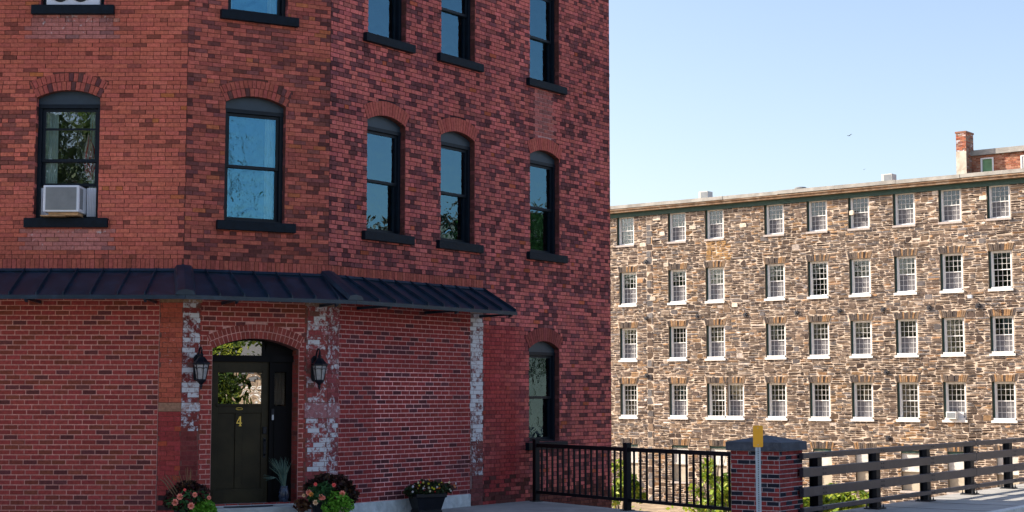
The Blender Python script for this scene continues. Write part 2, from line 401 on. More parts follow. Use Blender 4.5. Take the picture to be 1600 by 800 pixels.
# valley floor reaching the horizon
mb = MB(); N = 60
def vz(x, y):
    d = sqrt((x) ** 2 + (y - 55) ** 2)
    return -3.35 + 0.35 * nz(x, y, 0.12) + 0.18 * nz(x, y, 0.5, 3) + (0.0 if d < 90 else min((d - 90) * 0.01, 3))
xs = [-900, -500, -250, -120] + [-80 + 4 * i for i in range(46)] + [130, 160, 250, 500, 900]
ys = [-900, -500, -250, -120] + [-80 + 4 * i for i in range(50)] + [140, 180, 300, 600, 900]
for i in range(len(xs) - 1):
    for j in range(len(ys) - 1):
        q = [(xs[i], ys[j]), (xs[i + 1], ys[j]), (xs[i + 1], ys[j + 1]), (xs[i], ys[j + 1])]
        mb.face([(x, y, vz(x, y)) for x, y in q])
tag(mb.build('ground', M['earth'], smooth=True), kind='structure')

rail_edge = -0.32
def r2(s, t): p = rp(s, t); return (p[0], p[1])
f0 = Vector((0.44, 29.42)); f2 = Vector((3.52, 24.82)); FDIR = (f2 - f0).normalized(); FNR = Vector((FDIR.y, -FDIR.x))   # picket fence run; FNR points to the street
if FNR.y > 0: FNR = -FNR
fe = lambda s, t: tuple(f0 + FDIR * s - FNR * t)
street = [(-90, -90), (-90, 30), (-6, 30), fe(-1.0, 0.13), fe(5.5, 0.13), r2(-0.3, rail_edge), r2(60, rail_edge), r2(60, 12.5), r2(2, 12.5), (90, 12), (90, -90)]
slab('road', street, -3.6, -0.14, M['bounceroad'], kind='structure')
walk = [(-90, 20.6), (-90, 29), (-6, 29), fe(-1.0, 0.125), fe(5.5, 0.125), r2(-0.3, rail_edge + .01), r2(60, rail_edge + .01), r2(60, 1.86), r2(-3.0, 1.86), r2(-5.2, 0.6), (0.4, 20.6)]
slab('sidewalk', walk, -0.3, 0.0, M['concrete'], kind='structure')
# expansion joints are real narrow strips in the walk
mb = MB()
for k in range(1, 24):
    s_ = k * 1.52
    mb.poly([rp(s_, rail_edge + .05, .004), rp(s_ + .012, rail_edge + .05, .004), rp(s_ + .012, 1.84, .004), rp(s_, 1.84, .004)], [rp(s_, rail_edge + .05, -.01), rp(s_ + .012, rail_edge + .05, -.01), rp(s_ + .012, 1.84, -.01), rp(s_, 1.84, -.01)])
for k in range(9):
    a = FC.pt(0.6 + k * 1.5, 0.02, .004); b = FC.pt(0.6 + k * 1.5, 5.0, .004); c = FC.pt(0.612 + k * 1.5, 5.0, .004); d = FC.pt(0.612 + k * 1.5, 0.02, .004)
    if k < 4: mb.face([a, b, c, d])
tag(mb.build('sidewalk_joints', plain('joint_dirt', (0.09, 0.085, 0.08), 0.95)), kind='structure')
mb = MB()
cl = [(-90, 20.6), (0.4, 20.6), r2(-5.2, 0.6), r2(-3.0, 1.86), r2(60, 1.86)]
for a, b in zip(cl, cl[1:]):
    a = Vector(a); b = Vector(b); t = (b - a).normalized(); nn = Vector((t.y, -t.x)) * 0.17; L = (b - a).length; k = max(1, int(L / 1.8))
    for i in range(k):
        p, q = a + t * (L * i / k + .006), a + t * (L * (i + 1) / k - .006)
        mb.poly([(p.x, p.y, .012), (q.x, q.y, .012), (q.x + nn.x, q.y + nn.y, .012), (p.x + nn.x, p.y + nn.y, .012)],
                [(p.x, p.y, -.3), (q.x, q.y, -.3), (q.x + nn.x, q.y + nn.y, -.3), (p.x + nn.x, p.y + nn.y, -.3)])
tag(mb.build('curb', M['curb'], bevel=0.015), kind='structure')

# ------------------------------------------------------------------ the brick building
WTOP = 11.9
def win(uc, zs_, w=1.0, ring_=0.24, rows=1): return Op(uc - w / 2, uc + w / 2, zs_, zs_ + 1.89, zs_ + 2.01, ring_, rows)
opsA = [win(-1.845, 4.70, 0.99, .27, 2), win(-1.82, 8.05, 0.99, .27, 2), win(-4.9, 4.70, .99, .27, 2), win(-4.9, 8.05, .99, .27, 2)]
opsB = [win(1.13, 4.70, 1.0, .26, 2), win(1.14, 8.05, 1.0, .26, 2)]
DOOR = Op(0.48, 1.90, 0.27, 2.69, 2.86, 0.23, 2)
opsC = [win(u, z, .98, .25, 1) for z in (4.70, 8.05) for u in (1.41, 3.365, 6.08)]
GW = Op(5.55, 6.55, 1.09, 2.86, 3.01, .26, 1)

RED = (0.455, 0.122, 0.088)
def vary(c, v=0.14):
    k = 1 + U(-v, v); return (c[0] * k, c[1] * k * (1 + U(-.06, .06)), c[2] * k * (1 + U(-.06, .06)))
def edge_dirt(ops, u, z):
    d = 0
    for o in ops:
        if o.z0 - .5 < z < o.z0 - 0.12 and o.u0 - .15 < u < o.u1 + .15: d = max(d, 0.5)
    return d
def wear(c, u, z, ops):
    k = 1 + .22 * nz(u, z, .45, 21) + .12 * nz(u * 3, z * .4, 1.0, 31)
    for o in ops:
        for e_ in (o.u0 - .1, o.u1 + .1):
            if abs(u - e_) < .09 and o.z0 - .9 < z < o.z0 - .1: k *= .72 + .3 * (o.z0 - z)
    if ZU < z < ZU + .35: k *= .86
    return (c[0] * k, c[1] * k, c[2] * k)
def colA(u, z):
    c = vary(RED, .13); r = random.random()
    if u > -0.10 and r < .25: c = vary((0.19, .06, .055), .3)
    elif r < .06 + .2 * max(0, nz(u, z, .9, 5)): c = vary((0.24, .070, .055), .25)
    elif r > .985: c = vary((.42, .13, .055), .1)
    p = 0
    for (zt) in (7.9, 4.55):
        if -2.5 < u < -1.12 and zt - .38 < z < zt: p = .30 * (1 - (zt - z) / .38) + U(0, .12); c = mixc(c, (.42, .26, .28), .35)
    if u < -2.25 and 5.0 < z < 6.6 and random.random() < .4: c = vary((.20, .065, .055))
    return (*wear(c, u, z, opsA), p)
def colB(u, z):
    n = nz(u, z, 1.1, 9); r = random.random(); c = vary((0.40, .108, .082), .2)
    if r < .24 + .25 * max(-.4, n): c = vary((.16, .055, .052), .35)
    elif r < .45: c = vary((.29, .08, .065), .2)
    elif r > .975: c = vary((.38, .12, .06), .1)
    if (u < .1 or u > 2.28) and random.random() < .4: c = vary((.12, .045, .045), .35)
    return (*wear(c, u, z, opsB), 0)
def colC(u, z):
    n = nz(u, z, .8, 13); r = random.random(); c = vary((0.45, .120, .110), .18)
    if r < .26 + .12 * max(-.5, n): c = vary((.14, .050, .056), .35)
    elif r < .45: c = vary((.27, .08, .08), .2)
    elif r > .985: c = vary((.36, .09, .05), .1)
    if u < .1 and random.random() < .4: c = vary((.10, .04, .045), .3)
    if 3.25 > z and u > 4.15:
        t = min(1, max(0, (5.7 - u) / .7)) * (.75 + .5 * nz(u, z, 1.3, 2))
        c = mixc(c, vary((.30, .042, .042), .15), max(0, min(1, t)))
    if random.random() < max(0, .85 - z * 1.5): c = vary((.10, .035, .032), .35)
    p = 0
    if 5.75 < u < 6.4 and 6.95 < z < 7.9: c = mixc(c, (.33, .13, .12), .5)
    return (*wear(c, u, z, opsC + [GW]), p)
def colInfA(u, z):
    c = vary((.275, .050, .044), .16)
    r = random.random()
    if r < .12: c = vary((.12, .036, .036), .2)
    elif r < .3: c = vary((.20, .05, .034), .15)
    return (*c, 0)
def colInfC(u, z):
    r = random.random(); c = vary((.23, .036, .036), .17)
    if r < .18: c = vary((.10, .030, .036), .25)
    p = 0.14 * max(0, nz(u, z, 1.5, 3)) if 1.1 < u < 3.15 and z < 2.45 else 0
    if abs(u - 1.47) < .1 and abs(z - 1.74) < .03: c = (.05, .10, .12)
    return (*c, p)
def colPierA(u, z):
    c = vary((.36, .085, .055), .22); r = random.random()
    if z < 1.7: c = vary((.27, .042, .042), .2)
    if r < .1 and z < 1.7: c = vary((.33, .065, .035), .1)
    if z < .55 and r > .4: c = vary((.05, .026, .028), .3)
    p = 0
    if abs(u + .17) < .1 and 2.3 < z < 3.15: p = .22
    return (*c, p)
def colPierB(u, z):
    c = vary((.17, .036, .034), .2)
    if u < 1: p = .75 + U(-.4, .3) if z > 1.92 else (.5 + U(-.3, .2) if z > 1.45 else 0.0)
    else:
        if z > 2.75: p = .58 + U(-.4, .35)
        elif z > 1.9: p = .30 + U(-.25, .35)
        elif z > .75: p = (.80 if u > 2.12 else .40) + U(-.4, .3)
        else: p = .12
        c = vary((.26, .06, .06), .15)
    return (*c, max(0, p))
def colPierC0(u, z):
    c = vary((.22, .055, .06), .2)
    p = (.5 if z > 2.3 else .3) + U(-.2, .15) if z > 1.9 else ((.75 + U(-.25, .15)) if z > .7 and u < .2 else .15)
    return (*c, max(0, p))
def colPierC1(u, z):
    p = (1.0 + U(-.4, .2)) if z > 1.15 else (.55 + U(-.25, .2) if z > .55 else 0.0)
    return (*vary((.16, .05, .05), .2), max(0, p))
def arcol(u, z): return (*vary((.33, .085, .068), .15) , 0) if random.random() > .15 else (*vary((.11, .045, .045), .2), 0)
def arcolC(u, z): return (*vary((.37, .095, .078), .12), 0)
def arcdoor(u, z): return (*vary((.25, .055, .046), .15), 0)
def mortUp(u, z):
    k = 1 + .35 * nz(u, z, 2)
    return (.12 * k, .046 * k, .040 * k, 0)
def mortUpC(u, z):
    if 5.75 < u < 6.4 and 6.75 < z < 7.95: return (.42, .25, .25, 0)
    if 3.2 > z and 4.15 < u < 5.5: return (.11, .030, .034, 0)
    k = 1 + .35 * nz(u, z, 2); return (.036 * k, .018 * k, .024 * k, 0)
def mortInfA(u, z): k = 1 + .2 * nz(u, z, 3); return (.55 * k, .27 * k, .23 * k, 0)
def mortInfC(u, z):
    k = 1 + .2 * nz(u, z, 3)
    if 1.15 < u < 3.1 and z < 2.4: k *= 1.5 + .5 * nz(u, z, 1.2, 7)
    return (.52 * k, .28 * k, .28 * k, 0)
def mortPier(u, z): return (.16, .07, .06, .25 if z > 1.5 else 0)

bld = empty('brick_building', (-5.063, 24.0, 0), 0, 'tall red brick building with cut corner, black windows and dark metal awning over its door', 'building')
binv = Matrix.Translation((-5.063, 24.0, 0)).inverted()
def part(mb, name, mats, parent=None, **k):
    """mesh given in world coordinates, parented to the brick building"""
    o = mb.build(name, mats, **k); o.parent = parent or bld
    if parent is None: o.matrix_parent_inverse = binv
    return o
ZS = 3.88; ZU = 4.07
# wall seen frontally
a = MB(); LA = -7.2
backing(a, FA, LA, 0, ZS, WTOP, opsA, mortUp)
backing(a, FA, LA, -.357, 0, ZS, [], mortInfA, w=-.003); backing(a, FA, -.357, 0, 0, ZS, [], mortPier)
a.face([FA.pt(-13, -.01, 0), FA.pt(LA, -.01, 0), FA.pt(LA, -.01, WTOP), FA.pt(-13, -.01, WTOP)], 0, (.19, .06, .045, 0))
lay(a, FA, LA, 0, ZU, WTOP, opsA, colA, .0665, .213, .008, 's', .003, (0, .004), .0025, header=8)
lay(a, FA, LA, -.357, 0, ZS, [], colInfA, .0768, .2165, .0145, 's', .0018, (0, 0), .001, base=.002)
zz = [(0, 1.722, colPierA), (1.859, 3.39, colPierA)]
for z0, z1, cf in zz: lay(a, FA, -.35, 0, z0, z1, [], cf, .0765, .215, .006, 's', .003, (.0, .003), .002)
a.poly([FA.pt(-.35, .006, 1.725), FA.pt(-.004, .006, 1.725), FA.pt(-.004, .006, 1.855), FA.pt(-.35, .006, 1.855)], [FA.pt(-.35, -.02, 1.725), FA.pt(-.004, -.02, 1.725), FA.pt(-.004, -.02, 1.855), FA.pt(-.35, -.02, 1.855)], 0, (.27, .15, .10, .12))
a.poly([FA.pt(-.35, .006, 3.395), FA.pt(-.004, .006, 3.395), FA.pt(-.004, .006, 3.6), FA.pt(-.35, .006, 3.6)], [FA.pt(-.35, -.02, 3.395), FA.pt(-.004, -.02, 3.395), FA.pt(-.004, -.02, 3.6), FA.pt(-.35, -.02, 3.6)], 0, (.26, .15, .09, .1))
def soldiers(mb, fr, u0, u1, z0, z1, cf):
    u = u0
    while u < u1 - .03:
        e = min(u + .071, u1); wv = .004 + U(-.003, .003)
        f = [fr.pt(u + .004, wv, z0 + .005), fr.pt(e - .004, wv, z0 + .005), fr.pt(e - .004, wv, z1 - .006), fr.pt(u + .004, wv, z1 - .006)]
        b = [fr.pt(u + .004, -.02, z0 + .005), fr.pt(e - .004, -.02, z0 + .005), fr.pt(e - .004, -.02, z1 - .006), fr.pt(u + .004, -.02, z1 - .006)]
        mb.poly(f, b, 0, cf(u, z0), cap=False); u = e
scol = lambda u, z: (*vary((.30, .08, .062), .22), 0)
soldiers(a, FA, LA, 0, ZS, ZU, scol)
for o in opsA: ring(a, FA, o, arcol)
for o in opsA[:2]: 
    lay(a, JFr(FA, o.u1, -1), 0.004, .2, o.z0, o.zs, [], colC, .0665, .21, .008, 's'); lay(a, JFr(FA, o.u0, 1), 0.004, .2, o.z0, o.zs, [], colC, .0665, .21, .008, 's')
part(a, 'wall', M['brick'], recalc=False)
# canted wall with the door
b = MB()
UB = 2.39
backing(b, FB, 0, UB, ZS, WTOP, opsB, lambda u, z: mortUp(u, z))
def mB(u, z):
    if u < .27 or u > 2.03: return mortPier(u, z)
    k = 1 + .2 * nz(u, z, 3); return (.55 * k, .28 * k, .25 * k, 0)
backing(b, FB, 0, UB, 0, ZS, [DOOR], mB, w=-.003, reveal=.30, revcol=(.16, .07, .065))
lay(b, FB, 0, UB, ZU, WTOP, opsB, colB, .0665, .21, .008, 's', .004, (.004, .004), .003, header=6)
for z0, z1 in ((0, 1.722), (1.859, 3.39)):
    lay(b, FB, 0, .27, z0, z1, [], colPierB, .0765, .205, .006, 's', .003, (.003, .02), .002)
    lay(b, FB, 2.03, UB, z0 if z0 == 0 else 1.859, z1 if z1 > 2 else 1.60, [], colPierB, .0765, .205, .006, 's', .003, (.02, .003), .002)
lay(b, FB, .27, 2.03, 0, ZS, [DOOR], lambda u, z: colInfA(u, z), .0768, .21, .0145, 's', .0018, (0, 0), .001, base=.002)
def blk(mb, fr, u0, u1, z0, z1, col):
    mb.poly([fr.pt(u0, .006, z0), fr.pt(u1, .006, z0), fr.pt(u1, .006, z1), fr.pt(u0, .006, z1)], [fr.pt(u0, -.02, z0), fr.pt(u1, -.02, z0), fr.pt(u1, -.02, z1), fr.pt(u0, -.02, z1)], 0, col)
blk(b, FB, .004, .29, 1.725, 1.855, (.3, .18, .16, .75)); blk(b, FB, .004, .30, 3.395, 3.6, (.28, .18, .12, .4))
blk(b, FB, 2.01, UB - .004, 1.61, 1.85, (.30, .13, .14, .42)); blk(b, FB, 2.0, UB - .004, 3.395, 3.6, (.25, .16, .12, .35))
soldiers(b, FB, 0, UB, ZS, ZU, scol)
for o in opsB: ring(b, FB, o, arcol)
ring(b, FB, DOOR, arcdoor, joint=.013)
lay(b, JFr(FB, DOOR.u1, -1), .004, .27, .27, DOOR.zs, [], colInfA, .0768, .215, .0125, 's', base=.002)
for o in opsB: lay(b, JFr(FB, o.u1, -1), .004, .2, o.z0, o.zs, [], colC, .0665, .21, .008, 's')
part(b, 'wall', M['brick'], recalc=False)
# long receding wall
c = MB()
backing(c, FC, 0, UEND, ZS, WTOP, opsC, mortUpC)
backing(c, FC, 4.11, UEND, -3.6, ZS, [GW], mortUpC)
backing(c, FC, .27, 3.74, 0, ZS, [], mortInfC, w=-.003); backing(c, FC, 0, .27, 0, ZS, [], mortPier); backing(c, FC, 3.74, 4.11, 0, ZS, [], lambda u, z: (.20, .13, .13, .3 if z > .9 else 0))
lay(c, FC, 0, UEND, ZU, WTOP, opsC, colC, .0745, .205, .0115, 'f', .0035, (.003, .012), .002)
lay(c, FC, 4.11, UEND, -.9, ZU, [GW], colC, .0745, .205, .0115, 'f', .0035, (.003, .012), .002)
lay(c, FC, .27, 3.74, 0.22, ZS, [], colInfC, .0768, .2165, .0145, 's', .0018, (0, 0), .001, base=.002)
for z0, z1 in ((0, 1.60), (1.859, 3.39)): lay(c, FC, 0, .27, z0, z1, [], colPierC0, .0765, .205, .006, 's', .003, (.003, .02), .002)
blk(c, FC, .004, .29, 1.61, 1.85, (.30, .13, .14, .42)); blk(c, FC, .004, .30, 3.395, 3.6, (.22, .15, .11, .2))
lay(c, FC, 3.76, 4.11, .0, 3.44, [], colPierC1, .0765, .2, .007, 's', .003, (.05, .003), .002, base=.005)
blk(c, FC, 3.72, 4.10, 3.445, 3.58, (.25, .17, .15, .45))
lay(c, FC, 4.04, 4.11, 3.6, 4.05, [], lambda u, z: (.4, .35, .35, 1.2), .0765, .2, .007, 's')
soldiers(c, FC, 0, 4.11, ZS, ZU, scol)
for o in opsC: ring(c, FC, o, arcolC)
ring(c, FC, GW, lambda u, z: (*vary((.22, .055, .052), .15), 0))
for o in opsC + [GW]: lay(c, JFr(FC, o.u1, -1), .004, .2, o.z0, o.zs, [], lambda u, z: (*vary((.15, .05, .05), .3), 0), .0745, .21, .009, 's')
part(c, 'wall', M['brick'], recalc=False)
# hidden sides, roof and cornice
e = MB()
e.face([FD.pt(0, 0, -3.6), FD.pt(13, 0, -3.6), FD.pt(13, 0, WTOP), FD.pt(0, 0, WTOP)], 0, (.16, .06, .05, 0))
pe = FD.pt(13, 0, 0)
e.face([(pe[0], pe[1], -3.6), (-18.06, 35.8, -3.6), (-18.06, 35.8, WTOP), (pe[0], pe[1], WTOP)], 0, (.16, .06, .05, 0))
e.face([(-18.06, 35.8, -3.6), (-18.06, 24, -3.6), (-18.06, 24, WTOP), (-18.06, 35.8, WTOP)], 0, (.16, .06, .05, 0))
part(e, 'wall', M['brick'], recalc=False)
e = MB()
foot = [(-18.06, 24), (-5.063, 24), (-2.968, 25.149), (pD[0], pD[1]), (pe[0], pe[1]), (-18.06, 35.8)]
e.poly([(x, y, 12.0) for x, y in foot], [(x, y, 11.88) for x, y in foot])
part(e, 'roof', M['roofing'])
e = MB()
for fr, u0, u1 in ((FA, -13, .12), (FB, -.07, UB + .07), (FC, -.07, UEND + .2)):
    e.box(u0, u1, -.1, .12, WTOP + .01, WTOP + .25, fr=fr); e.box(u0, u1, -.1, .3, WTOP + .26, WTOP + .55, fr=fr)
part(e, 'cornice', M['sillpaint'])
# foundation stones and rubble at the base of the wall
e = MB()
for u0, u1 in ((.5, 1.9), (1.91, 2.76), (2.77, 3.72)): e.box(u0, u1, -.03, .035, -.05, .215 + U(-.01, .01), fr=FC)
part(e, 'foundation_stone', M['found'], bevel=.012)

# black double-hung windows -------------------------------------------------------
def curtain_mb(x0, x1, z0, z1, y, amp=.025, wl=.09, n=40):
    mb = MB(); k = max(6, int((x1 - x0) / .012))
    P = [(x0 + (x1 - x0) * i / k, y + amp * sin(2 * pi * (x0 + (x1 - x0) * i / k) / wl) + amp * .4 * sin(9 * i / k)) for i in range(k + 1)]
    for (xa, ya), (xb, yb) in zip(P, P[1:]): mb.face([(xa, ya, z0), (xb, yb, z0), (xb, yb, z1), (xa, ya, z1)])
    return mb
def sash_window(fr, o, glass='glass', style='plain', sill=True):
    """local x along the wall, y inward, z up from the sill top"""
    W2 = (o.u1 - o.u0) / 2; H = o.zs - o.z0; HC = o.zc - o.z0; zh = HC - .215
    f = MB(); y0 = .11
    arc = lambda x: o.top(o.uc + x) - o.z0
    n = 10; xs_ = [-W2 + 2 * W2 * i / n for i in range(n + 1)]
    top = [(x, arc(x)) for x in reversed(xs_)]
    pl = [(-W2, zh)] + [(W2, zh)] + top
    f.poly([(x, y0 + .01, z) for x, z in pl], [(x, y0 + .1, z) for x, z in pl], 1)
    f.box(-W2, W2, y0 - .01, y0 + .09, zh - .055, zh + .005)      # head casing
    f.box(-W2, -W2 + .06, y0, y0 + .12, 0, zh - .055); f.box(W2 - .06, W2, y0, y0 + .12, 0, zh - .055)
    f.box(-W2 + .06, W2 - .06, y0 + .0, y0 + .12, 0, .035)
    root = f.build('window', [M['blackpaint'], M['headpanel']])
    sub(bld, fr, o.uc, 0, o.z0, root); root.matrix_parent_inverse = binv
    xi = W2 - .062; zt = zh - .06; zm = .035 + (zt - .035) * .5
    lo = .035 if style != 'ac' else .52
    if style == 'ac': zm = .035 + (zt - .035) * .52
    for (za, zb, yy) in ((zm - .02, zt, y0 + .035), (lo, zm + .02 if style != 'ac' else zm + .015, y0 + .075)):
        s_ = MB()
        s_.box(-xi, -xi + .045, yy, yy + .035, za, zb); s_.box(xi - .045, xi, yy, yy + .035, za, zb)
        s_.box(-xi + .045, xi - .045, yy, yy + .035, za, za + .045); s_.box(-xi + .045, xi - .045, yy, yy + .035, zb - .045, zb)
        if style == 'ac' and yy < y0 + .05: s_.box(-xi + .045, xi - .045, yy, yy + .03, za + .50, za + .53)
        so = s_.build('sash', M['blackpaint'], root)
        g = MB(); g.box(-xi + .04, xi - .04, yy + .015, yy + .021, za + .04, zb - .04); g.build('glass', M[glass], root)
    # room behind
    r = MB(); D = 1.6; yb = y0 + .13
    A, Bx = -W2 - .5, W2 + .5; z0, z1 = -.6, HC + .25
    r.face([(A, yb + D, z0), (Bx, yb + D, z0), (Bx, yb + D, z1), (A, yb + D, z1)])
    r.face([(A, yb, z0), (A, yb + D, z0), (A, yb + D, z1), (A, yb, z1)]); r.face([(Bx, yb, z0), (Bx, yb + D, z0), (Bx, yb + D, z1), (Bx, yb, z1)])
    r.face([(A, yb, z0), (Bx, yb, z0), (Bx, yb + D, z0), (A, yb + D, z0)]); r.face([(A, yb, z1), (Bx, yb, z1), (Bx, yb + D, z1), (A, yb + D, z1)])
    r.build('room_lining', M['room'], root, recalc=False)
    if style == 'ac':
        for x0, x1 in ((-W2 + .08, -W2 + .27), (W2 - .22, W2 - .09)): curtain_mb(x0, x1, .3, zt, y0 + .17, .012, .05).build('curtain', M['curtain'], root, recalc=False)
    if style == 'blind':
        curtain_mb(-W2 + .02, W2 - .02, .02, zt + .05, y0 + .20, .004, .3).build('blind', M['bluecurtain'], root, recalc=False)
        for x0, x1 in ((-W2 + .06, -W2 + .16), (W2 - .25, W2 - .1)): curtain_mb(x0, x1, .02, zt, y0 + .17, .010, .05).build('curtain', M['curtain'], root, recalc=False)
    if style == 'drape':
        curtain_mb(-.05, W2 - .1, .02, zt, y0 + .19, .02, .08).build('curtain', M['curtainwarm'], root, recalc=False)
    if style == 'pale':
        curtain_mb(-W2 + .05, W2 - .05, .35, zt + .1, y0 + .25, .004, .3).build('blind', M['curtain'], root, recalc=False)
    if sill:
        s_ = MB(); s_.box(-W2 - .13, W2 + .17 if style != 'c' else W2 + .13, -.085, y0 + .1, -.15, -.004)
        s_.build('sill', M['sillpaint'], root, bevel=.008)
    return root
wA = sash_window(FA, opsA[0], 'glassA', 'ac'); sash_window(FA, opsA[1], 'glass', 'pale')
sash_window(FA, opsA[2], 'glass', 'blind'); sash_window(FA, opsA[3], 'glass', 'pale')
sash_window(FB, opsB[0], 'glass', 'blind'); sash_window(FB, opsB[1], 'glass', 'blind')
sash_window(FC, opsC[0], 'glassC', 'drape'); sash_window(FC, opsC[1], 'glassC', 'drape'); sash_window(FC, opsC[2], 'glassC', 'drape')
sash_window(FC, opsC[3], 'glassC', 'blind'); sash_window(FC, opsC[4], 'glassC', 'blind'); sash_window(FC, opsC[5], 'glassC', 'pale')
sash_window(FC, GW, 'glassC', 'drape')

# air conditioner in the frontal window ------------------------------------------
ac = empty('air_conditioner', FA.pt(-1.85, .0, 4.72), 0, 'white window air conditioner on wood shims in the brick building window', 'air conditioner')
m_ = MB(); m_.box(-.275, .275, -.25, .25, .05, .46); m_.build('body', M['acwhite'], ac, bevel=.012)
m_ = MB(); m_.box(-.235, .235, -.258, -.25, .08, .43)
m_.build('grille', M['acgrille'], ac)
g_ = MB()
for k in range(16): g_.box(-.235, .235, -.264, -.258, .09 + k * .0215, .096 + k * .0215)
for k in range(3): g_.box(.276, .282, -.2 + k * .06, -.165 + k * .06, .1, .42)
g_.build('louvre', M['acgrille'], ac)
for x0, x1 in ((-.43, -.285), (.285, .435)):
    m_ = MB(); k = int((x1 - x0) / .022)
    for i in range(k):
        xa = x0 + (x1 - x0) * i / k; m_.box(xa + .002, xa + (x1 - x0) / k - .002, .16, .18 + (.008 if i % 2 else 0), .0, .47)
    m_.build('side_panel', M['acwhite'], ac)
m_ = MB(); m_.box(-.2, .25, -.2, .1, .0, .045); m_.box(-.32, .05, -.22, .05, -.012, .004); m_.build('shim', M['wood'], ac)
fan = empty('window_fan', FA.pt(-1.82, .0, 8.055), 0, 'white twin window fan at the top left edge of the brick building', 'window fan')
m_ = MB(); m_.box(-.42, .42, .02, .12, 0, .36); m_.build('body', M['acwhite'], fan, bevel=.015)
for x in (-.2, .12):
    m_ = MB(); m_.tube([(x, .012, .19), (x, .019, .19)], .135, 24); m_.build('fan_grille', M['dark'], fan)
    m_ = MB()
    for k in range(4): m_.box(x - .13 + .01 * k, x + .13 - .01 * k, .004, .01, .09 + k * .06, .096 + k * .06)
    m_.build('guard', M['acgrille'], fan)
# folded flag hanging inside the frontal window
fl = empty('flag', FA.pt(-1.57, -.235, 5.28), 0, 'red and white striped flag hanging on a thin pole inside the left window', 'flag')
m_ = MB(); m_.tube([(0, 0, 0), (.05, 0, 1.0)], .006, 6); m_.build('pole', M['wood'], fl)
m_ = MB(); 
for side, x0, z1, hh, w0 in ((0, 0.0, .80, .66, .17), (1, .05, .62, .5, .10)):
    n = 12
    for i in range(n):
        for j in range(8):
            def P(i, j):
                t = j / 8; s_ = i / n
                ww = w0 * (.25 + .9 * sin(pi * min(1, t * 1.1)) * .8 + .2 * t)
                return (x0 - ww / 2 + ww * s_ + .02 * sin(t * 6), .02 * sin(s_ * 14 + t * 3), z1 - hh * t - .12 * s_)
            m_.face([P(i, j), P(i + 1, j), P(i + 1, j + 1), P(i, j + 1)], 0, (.75, .04, .05, 1) if (i // 2) % 2 else (.9, .9, .88, 1))
m_.build('cloth', M['flagcloth'], fl, recalc=False)

# awning ---------------------------------------------------------------------------
CP = .76; ZT = 3.885; ZE = 3.455
def miter(f1, f2):
    n = (f1.n + f2.n).normalized(); return n / n.dot(f1.n)
mAB = miter(FA, FB); mBC = miter(FB, FC)
def cpt(base, mv, t, dz=0): return Vector((base[0] + mv.x * CP * t, base[1] + mv.y * CP * t, ZT + (ZE - ZT) * t + dz))
cAB = (-5.063, 24.0); cBC = (-2.968, 25.149)
cv = MB()
def deck(p0, p1, q1, q0):   # wall left, wall right, eave right, eave left
    th = Vector((0, 0, -.03)); cv.poly([p0, p1, q1, q0], [p0 + th, p1 + th, q1 + th, q0 + th])
aL0 = Vector(FA.pt(LA, 0, ZT)); aL1 = Vector(FA.pt(LA, CP, ZE))
A0 = cpt(cAB, mAB, 0); A1 = cpt(cAB, mAB, 1); B0 = cpt(cBC, mBC, 0); B1 = cpt(cBC, mBC, 1)
C0 = Vector(FC.pt(4.12, 0, ZT)); C1 = Vector(FC.pt(4.12, CP, ZE))
deck(aL0, A0, A1, aL1); deck(A0, B0, B1, A1); deck(B0, C0, C1, B1)
for p, q in ((aL1, A1), (A1, B1), (B1, C1)):
    t = (q - p).normalized(); nn = Vector((t.y, -t.x, 0)) * .012; k = Vector((0, 0, -.055)); up = Vector((0, 0, .006))
    cv.poly([p + up, q + up, q + k, p + k], [p + nn + up, q + nn + up, q + nn + k, p + nn + k])
cano = part(cv, 'awning', M['canopy'])
fm_ = MB()
for fr, u0, u1 in ((FA, LA, -.01), (FB, .01, UB - .01), (FC, .01, 4.13)):
    fm_.poly([fr.pt(u0, .012, ZT + .035), fr.pt(u1, .012, ZT + .035), fr.pt(u1, .05, ZT - .005), fr.pt(u0, .05, ZT - .005)], [fr.pt(u0, .006, ZT + .03), fr.pt(u1, .006, ZT + .03), fr.pt(u1, .04, ZT - .02), fr.pt(u0, .04, ZT - .02)])
fm_.build('flashing', M['canopy'], cano)
def seam(fr, u, t0=0.02, t1=.985, parent=cano):
    return (Vector(fr.pt(u, CP * t0, ZT + (ZE - ZT) * t0)), Vector(fr.pt(u, CP * t1, ZT + (ZE - ZT) * t1)))
def add_seam(fr, u, t0=.02, t1=1.0):
    p, q = seam(fr, u, t0, t1); d2 = Vector((fr.d.x, fr.d.y, 0)) * .011; up = Vector((0, 0, .055)); lo = Vector((0, 0, -.005)); sm = MB()
    sm.poly([p - d2 + lo, p + d2 + lo, p + d2 * .5 + up, p - d2 * .5 + up], [q - d2 + lo, q + d2 + lo, q + d2 * .5 + up, q - d2 * .5 + up])
    sm.build('seam', M['canopy'], cano)
u = -.42
while u > LA: add_seam(FA, u); u -= .405
kB = mAB.dot(Vector(FB.d)) * CP
for i in range(7):
    u = -.02 + .36 + i * .385
    if u < UB + .0: add_seam(FB, u, .02)
for i in range(1, 11):
    add_seam(FC, i * .412 - .02 + .0, .02 if i > 0 else .3)
for base, mv in ((cAB, mAB), (cBC, mBC)):
    hp = MB(); p = cpt(base, mv, -.02, .01); q = cpt(base, mv, 1.0, .01); nn = Vector((mv.y, -mv.x, 0)).normalized(); w0, w1 = .15, .15
    up = Vector((0, 0, .085))
    F1 = [p - nn * w0, p - nn * w0 * .75 + up * .75, p + up, p + nn * w0 * .75 + up * .75, p + nn * w0]
    F2 = [q - nn * w1, q - nn * w1 * .75 + up * .75, q + up, q + nn * w1 * .75 + up * .75, q + nn * w1]
    hp.poly(F1, F2); hp.build('hip_cap', M['canopy'], cano)
